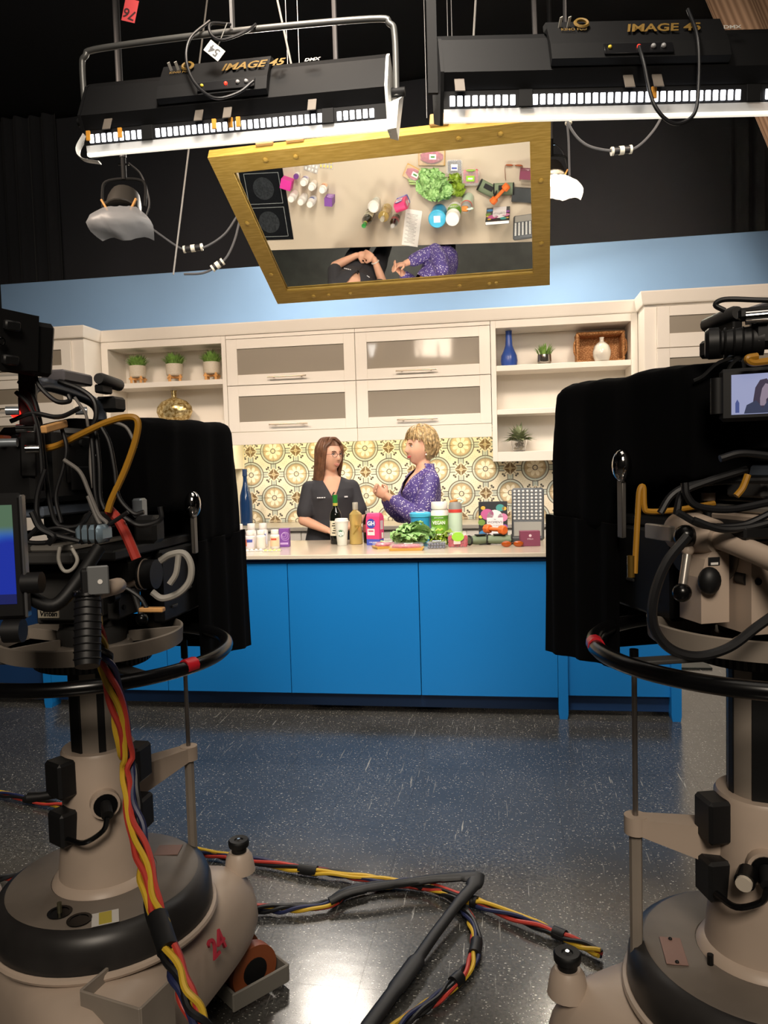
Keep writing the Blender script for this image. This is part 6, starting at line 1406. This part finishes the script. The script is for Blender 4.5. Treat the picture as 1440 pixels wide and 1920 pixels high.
# ---- left: tablet-like return monitor at the frame edge
tb_ = thing('return_monitor', 'upright monitor with blue picture at the left frame edge', 'monitor', at(-22, 1045, 1.28), math.radians(12))
MB().box((0, 0, 0), (.125, .016, .212), .008).build('casing', M_MATT, tb_, smooth=False); MB().box((.0605, -.001, 0), (.005, .018, .205), .002).build('edge_trim', mat('silver_trim', '#8c8c8e', .3, .7), tb_, smooth=False)
k = NT('blue_picture'); sp_ = k.node('ShaderNodeSeparateXYZ'); k.l.new(k.coord('Generated'), sp_.inputs[0]); z_ = sp_.outputs[2]
cb = k.mix(k.ramp(k.math('ADD', z_, k.math('MULTIPLY', k.math('SINE', k.math('MULTIPLY', sp_.outputs[0], 5)), .06)), .55, .72), lin('#0a2fb0'), lin('#2a78d8')); cb = k.mix(k.ramp(z_, .66, .80), cb, lin('#5a7a5c')); cb = k.mix(k.math('LESS_THAN', z_, .1), cb, lin('#0a1a60'))
k.l.new(cb, k.b.inputs['Emission Color']); k.b.inputs['Emission Strength'].default_value = .7; k.b.inputs['Base Color'].default_value = (.01, .01, .02, 1)
MB().box((-.006, -.0085, .004), (.104, .001, .165)).build('screen', k.m, tb_, smooth=False)
MB().tube(spl([(.05, .02, -.07), (.09, .03, -.09), (.12, .05, -.06), (.15, .10, .0)], 5), .012, 10).build('bracket_arm', M_MATT, tb_); MB().cyl((.055, .0, -.045), (.085, .0, -.045), .018, 14).build('hinge', M_RUB, tb_); MB().cyl((.02, .0, -.125), (.05, .0, -.125), .02, 14).build('hinge', M_RUB, tb_)
# ---- right: flip-out screen showing the presenter
so_ = thing('flip_out_screen', 'small flip-out screen showing the woman in scrubs', 'monitor', at(1432, 738, 1.27), math.radians(-14))
MB().box((0, 0, 0), (.135, .016, .088), .006).build('casing', M_MATT, so_, smooth=False)
def em_(c, s_=.75): return mat('scr_'+c[1:], '#000000', .5, emit=c, es=s_)
MB().box((.008, -.0085, 0), (.114, .001, .066)).build('picture', em_('#a8aed4'), so_, smooth=False)
def flat(pts, m, nm, y): b = MB(); b.add([(x, y, z) for x, z in pts]+[(x, y+.0004, z) for x, z in pts], [tuple(range(len(pts))), tuple(range(2*len(pts)-1, len(pts)-1, -1))]); return b.build(nm, m, so_, smooth=False)
flat([(-.018, -.030), (-.016, -.010), (-.013, .010), (-.006, .022), (.004, .024), (.009, .016), (.009, -.012), (.011, -.03)], em_('#3a3048'), 'picture_hair', -.0095)
flat([(-.006, -.020), (-.006, -.008), (-.003, .008), (.002, .016), (.008, .014), (.0095, .003), (.006, -.007), (.003, -.010), (.003, -.020)], em_('#9a8a9c'), 'picture_face', -.0100)
flat([(-.030, -.032), (-.026, -.018), (-.012, -.011), (-.002, -.024), (.006, -.011), (.018, -.017), (.022, -.032)], em_('#303a58'), 'picture_scrubs', -.0105)
flat([(-.043, -.030), (-.043, -.014), (-.040, -.008), (-.037, -.014), (-.037, -.030)], em_('#4a5a98'), 'picture_bottle', -.0100)
MB().tube([(-.070, .0, -.03), (-.070, .0, .03)], .012, 12).build('hinge_barrel', M_MATT, so_)
# ---- right: eyepiece, shotgun holder and rig on top
ey = thing('eyepiece', 'black rubber eyepiece and loop on top of right camera', 'viewfinder', at(1395, 640, 1.32), math.radians(-12))
MB().tube([(-.062, 0, 0), (-.056, 0, 0), (-.04, 0, 0), (-.036, 0, 0), (.0, 0, 0), (.03, 0, 0)], [.022, .027, .027, .020, .024, .026], 22).build('eye_cup', M_RUB, ey)
for i in range(4): MB().torus((-.03+.014*i, 0, 0), .024, .002, 24, 6, Ry(PI/2)).build('bellows_ring', M_MATT, ey)
MB().box((.045, 0, .015), (.07, .05, .06), .01).build('finder_body', M_MATT, ey, smooth=False); MB().cyl((.0, -.03, .035), (.035, -.03, .035), .012, 14).build('focus_knob', M_CHROME, ey); MB().box((.02, 0, .045), (.06, .03, .02), .005).build('top_lever', M_MATT, ey, smooth=False)
MB().tube(spl([(.06, -.01, -.02), (.05, -.01, -.05), (.06, 0, -.08), (.09, 0, -.09)], 5), .012, 10).build('arm', M_MATT, ey)
MB().tube(spl([(-.03, 0, .055), (-.045, 0, .066), (-.03, 0, .074), (.02, 0, .068), (.05, 0, .064)], 6), .0045, 8).build('strap_loop', M_MATT, ey); MB().box((.055, 0, .062), (.03, .03, .025), .006).build('strap_block', M_DGREY, ey)
MB().sphere((.08, -.028, .0), .016, 12, 8).build('green_sticker', mat('olive_sticker', '#8a9a3a', .5), ey)
for j, (e1, e2) in enumerate((((-.065, .0, -.055), (-.08, 0, -.062)), ((-.03, -.0, -.06), (-.045, 0, -.09)), ((.0, 0, -.05), (.0, 0, -.085)))): MB().tube(spl([(.005, 0, -.022), Vector(e1)*.6, e1, e2], 4), .0035, 6).build('tie_string', M_MATT, ey)
# right rig: rod, microphone clamp
rg = thing('lens_rod', 'slim upright rod with chrome tip beside right hood', 'rod', at(1328, 880, 1.48)); 
MB().cyl((0, 0, -.10), (0, 0, .02), .008, 12).build('rod', M_MATT, rg); MB().box((-.005, 0, .055), (.035, .02, .06), .004).build('clamp', M_DGREY, rg, smooth=False); MB().cyl((-.02, -.01, .11), (.02, -.01, .11), .014, 14).build('chrome_tip', M_CHROME, rg); MB().cyl((0, 0, -.06), (0, 0, -.045), .013, 14).build('collar', mat('tan_collar', '#8a7868', .4), rg); text('JVC', .012, mat('pale_ink', '#c8c8ca', .4), rg, (-.006, -.0108, .06), FRONT)
# ================================================================== cables
CC = {'y': mat('yellow_cable', '#c4a02e', .45), 'r': mat('red_cable', '#b03a30', .45), 'k': M_CABLE, 'b': mat('blue_black_cable', '#22284a', .45), 'g': mat('grey_lead', '#6e6a66', .5), 'o': mat('ochre_cable', '#a87820', .45), 'w': mat('white_lead', '#a8a49c', .5)}
def bundle(label, P, cols, r, spread, turns, wraps=(), name='cable_bundle'):
    path = spl(P, 10); n = len(path); t = thing(name, label, 'cable', path[0]); O = path[0]
    for ci, c in enumerate(cols):
        pts = []
        for i, p in enumerate(path):
            d = (path[min(i+1, n-1)]-path[max(i-1, 0)]).normalized(); u = d.cross(Vector((0, 0, 1)))
            u = u.normalized() if u.length > .05 else d.orthogonal().normalized(); v = u.cross(d)
            a = 2*PI*(ci/len(cols)+turns*i/n)+.6*math.sin(i*.4+ci); rad = spread*(1+.25*math.sin(i*.23+ci*2))
            q = p+u*math.cos(a)*rad+v*math.sin(a)*rad*.8
            pts.append(q-O)
        MB().tube(pts, r, 7).build('strand', CC[c], t)
    for f0, f1 in wraps:
        i0, i1 = int(f0*(n-1)), max(int(f1*(n-1)), int(f0*(n-1))+1); MB().tube([path[i]-O for i in range(i0, i1+1)], spread+r*1.25, 12).build('tape_wrap', M_RUB, t)
    return t
def fl_(pts, z=.022): return [on_plane(u, v, 2, z) for u, v in pts]
bundle('yellow red and black cable bundle running behind left pedestal', fl_([(330, 1588), (400, 1601), (480, 1614), (570, 1630), (650, 1641), (735, 1652), (800, 1662), (875, 1687), (900, 1694), (1000, 1733), (1060, 1756), (1126, 1788)]), 'yykrb', .0062, .0105, 3, ((.27, .30), (.50, .54), (.66, .72), (.88, .91)))
bundle('cable bundle curving round in front of the black sleeve', fl_([(470, 1704), (540, 1703), (612, 1695), (650, 1674), (710, 1660), (770, 1657), (830, 1671), (872, 1708), (893, 1755), (883, 1805), (845, 1848), (790, 1892), (720, 1940)]), 'krybk', .0060, .0105, 4, ((.20, .30), (.44, .455), (.69, .73), (.80, .83)))
bundle('short cable bundle on the floor at far left edge', fl_([(-60, 1478), (0, 1488), (60, 1500), (120, 1512), (200, 1540), (300, 1577), (335, 1590)]), 'yrkb', .006, .010, 2, ((.3, .36), ))
bundle('dark cable pair at left edge behind the left base', fl_([(-60, 1655), (0, 1648), (60, 1640), (110, 1632)]), 'krk', .006, .009, 1, ())
# flattened black sleeve folded over
t = thing('cable_sleeve', 'flattened black rubber sleeve folded over the floor cables', 'sleeve', (0, 0, 0))
def ribbon(P, wd, th, nm):
    P = spl(P, 8); b = MB(); rings = []
    for i, p in enumerate(P):
        d = (P[min(i+1, len(P)-1)]-P[max(i-1, 0)]).normalized(); u = d.cross(Vector((0, 0, 1))).normalized(); v = u.cross(d); w_ = wd[min(int(i/len(P)*len(wd)), len(wd)-1)]
        rings.append([p+u*w_*math.cos(2*PI*j/12)+v*th*math.sin(2*PI*j/12) for j in range(12)])
    b.loft(rings); return b.build(nm, M_RUB, t)
ribbon([on_plane(u, v, 2, z) for u, v, z in ((618, 1690, .03), (655, 1672, .045), (700, 1663, .05), (760, 1655, .048), (810, 1648, .052), (860, 1644, .055), (892, 1642, .06))], (.016, .018, .016, .015, .018, .022, .028), .012, 'upper_run')
ribbon([on_plane(u, v, 2, z) for u, v, z in ((893, 1640, .06), (888, 1660, .056), (862, 1690, .045), (815, 1752, .035), (785, 1795, .03), (745, 1850, .026), (690, 1925, .024), (655, 1975, .024))], (.028, .021, .018, .018, .026, .022, .018), .011, 'lower_run')
# bundle hanging down the front of the left pedestal
bundle('yellow red and blue cable bundle hanging down left pedestal', [at(u, v, d) for u, v, d in ((160, 1075, 1.42), (172, 1150, 1.38), (195, 1230, 1.36), (222, 1330, 1.42), (240, 1430, 1.46), (250, 1520, 1.43), (268, 1610, 1.36), (290, 1700, 1.28), (318, 1790, 1.20), (350, 1860, 1.16), (378, 1930, 1.13), (400, 2000, 1.12))], 'yryrbk', .0055, .0105, 1.6, ((.66, .72), ))
# leads on the cameras
def leads(parent, P, a, rows):
    Mi = rigM(P, a).inverted()
    for c, r, pts in rows:
        MB().tube(spl([Mi @ at(*q) for q in pts], 6), r, 8).build('lead', CC[c], parent)
def dp(d, *uv): return [(u, v, d) for u, v in uv]
leads(vcL, PL, 0, [
    ('o', .0068, dp(1.50, (45, 842), (100, 838), (150, 815), (200, 792), (240, 782), (258, 790), (254, 825), (235, 880), (210, 935), (202, 960))),
    ('g', .0040, dp(1.46, (120, 862), (150, 885), (168, 925), (185, 965), (200, 980), (195, 990), (182, 972), (165, 930))),
    ('k', .0045, dp(1.45, (62, 695), (75, 725), (105, 752), (130, 752), (128, 740))), ('k', .0045, dp(1.47, (35, 715), (60, 740), (75, 790), (82, 850), (88, 905), (95, 950), (110, 985), (150, 985), (170, 960))),
    ('k', .0045, dp(1.45, (30, 735), (55, 760), (70, 800), (78, 860), (80, 920))), ('k', .0050, dp(1.52, (110, 715), (150, 730), (175, 750), (180, 780), (172, 800))),
    ('k', .0045, dp(1.52, (170, 800), (175, 860), (178, 920), (185, 960))), ('k', .0045, dp(1.53, (178, 800), (186, 870), (188, 930), (196, 955))), ('g', .0035, dp(1.53, (172, 815), (170, 870), (175, 915))),
    ('g', .0035, dp(1.60, (205, 790), (235, 800), (250, 825), (255, 840))), ('k', .0045, dp(1.45, (20, 790), (60, 775), (110, 782), (150, 765))), ('k', .006, dp(1.42, (60, 960), (75, 990), (100, 1005), (90, 1020))),
    ('w', .0035, dp(1.44, (112, 1025), (110, 1050), (120, 1070), (135, 1068), (145, 1050), (135, 1028))), ('k', .0045, dp(1.44, (75, 985), (60, 1000), (50, 1015), (80, 1018), (130, 1010))), ('k', .004, dp(1.46, (60, 1000), (110, 990), (150, 1000), (200, 985), (240, 960)))])
leads(headL, PL, 0, [('w', .0075, dp(1.66, (300, 1052), (320, 1040), (345, 1038), (358, 1060), (355, 1090), (335, 1112), (305, 1122), (285, 1110))), ('w', .0065, dp(1.62, (335, 1040), (330, 1075), (318, 1095))), ('k', .0045, dp(1.5, (205, 1092), (235, 1102), (262, 1120), (275, 1140))),
    ('r', .010, dp(1.52, (204, 955), (222, 975), (240, 1010), (256, 1048)))])
bx = MB(); Mi = rigM(PL, 0).inverted(); c = Mi @ at(176, 1000, 1.45); o = MB().box(c, (.055, .05, .034), .008).build('battery_pack', mat('blue_silver', '#8ea4b4', .25, .5), vcL)
for i in range(3): MB().box(c+Vector((-.012+.014*i, 0, 0)), (.003, .053, .037), .002).build('band', M_MATT, o)
MB().box(Mi @ at(280, 992, 1.62), (.05, .05, .058), .008).build('power_supply', M_MATT, vcL, smooth=False); MB().box(Mi @ at(262, 952, 1.62), (.022, .03, .04), .004).build('radio_pack', mat('pale_alloy', '#98a0a8', .3, .6), vcL, smooth=False)
for i, (u, v, d, rz) in enumerate(((102, 800, 1.44, -.25), )): MB().box(Mi @ at(u, v, d), (.012, .075, .014), .002, Rx(.2)).build('clothes_peg', M_WOOD, vcL, smooth=False)
MB().box(Mi @ at(285, 1143, 1.5), (.05, .016, .009), .002, Ry(.0)).build('clothes_peg', M_WOOD, headL, smooth=False)
leads(vcR, PR, math.radians(20), [
    ('o', .0055, dp(1.42, (1190, 1075), (1192, 1030), (1196, 960), (1199, 920), (1206, 914), (1208, 950), (1218, 959), (1270, 956), (1340, 944))), ('k', .0065, dp(1.32, (1238, 962), (1258, 930), (1290, 912), (1350, 902), (1450, 900))), ('k', .0065, dp(1.28, (1284, 905), (1288, 930), (1310, 950), (1370, 955), (1450, 940))),
    ('k', .0065, dp(1.30, (1268, 965), (1280, 925), (1320, 905), (1400, 880))), ('o', .0055, dp(1.26, (1402, 890), (1392, 915), (1380, 930))), ('k', .0060, dp(1.28, (1270, 960), (1320, 985), (1390, 985), (1450, 960))), ('k', .006, dp(1.27, (1300, 975), (1350, 992), (1400, 990), (1450, 978))),
    ('k', .006, dp(1.26, (1350, 860), (1390, 850), (1450, 855))), ('o', .006, dp(1.24, (1420, 668), (1402, 672), (1412, 680), (1450, 676)))])
leads(pedR, PR, 0, [('k', .0078, dp(1.20, (1290, 1005), (1250, 1055), (1226, 1120), (1226, 1175), (1255, 1215), (1305, 1230), (1365, 1215), (1420, 1175), (1470, 1140))), ('k', .004, dp(1.45, (1262, 960), (1266, 1010), (1270, 1060)))])

for (u, v, d, L, m_) in ((45, 803, 1.43, .03, M_CHROME), (58, 842, 1.44, .022, M_CHROME), (20, 770, 1.42, .02, mat('pale_alloy', '#98a0a8', .3, .6)), (12, 830, 1.40, .03, mat('pale_alloy', '#98a0a8', .3, .6)), (150, 770, 1.56, .02, mat('pale_alloy', '#98a0a8', .3, .6))):
    q = Mi @ at(u, v, d); MB().cyl(q-Vector((L/2, 0, 0)), q+Vector((L/2, .01, 0)), .008, 12).build('plug', m_, vcL)
leads(vcL, PL, 0, [('k', .004, dp(1.47, (115, 800), (125, 840), (118, 880), (105, 930), (115, 980))), ('k', .0045, dp(1.50, (190, 800), (205, 830), (215, 880), (222, 930), (250, 962), (270, 960))), ('g', .003, dp(1.5, (140, 745), (160, 775), (165, 800))), ('k', .005, dp(1.43, (85, 880), (70, 930), (72, 975), (95, 1000), (150, 1015))), ('k', .005, dp(1.5, (230, 968), (262, 985), (300, 975), (300, 950)))])
bq = rigM(PR, math.radians(20)).inverted() @ at(1183, 1062, 1.42); MB().cyl(bq-Vector((0, 0, .02)), bq+Vector((0, 0, .02)), .007, 10).build('brass_plug', mat('old_brass2', '#9a7a3a', .35, .8), vcR)
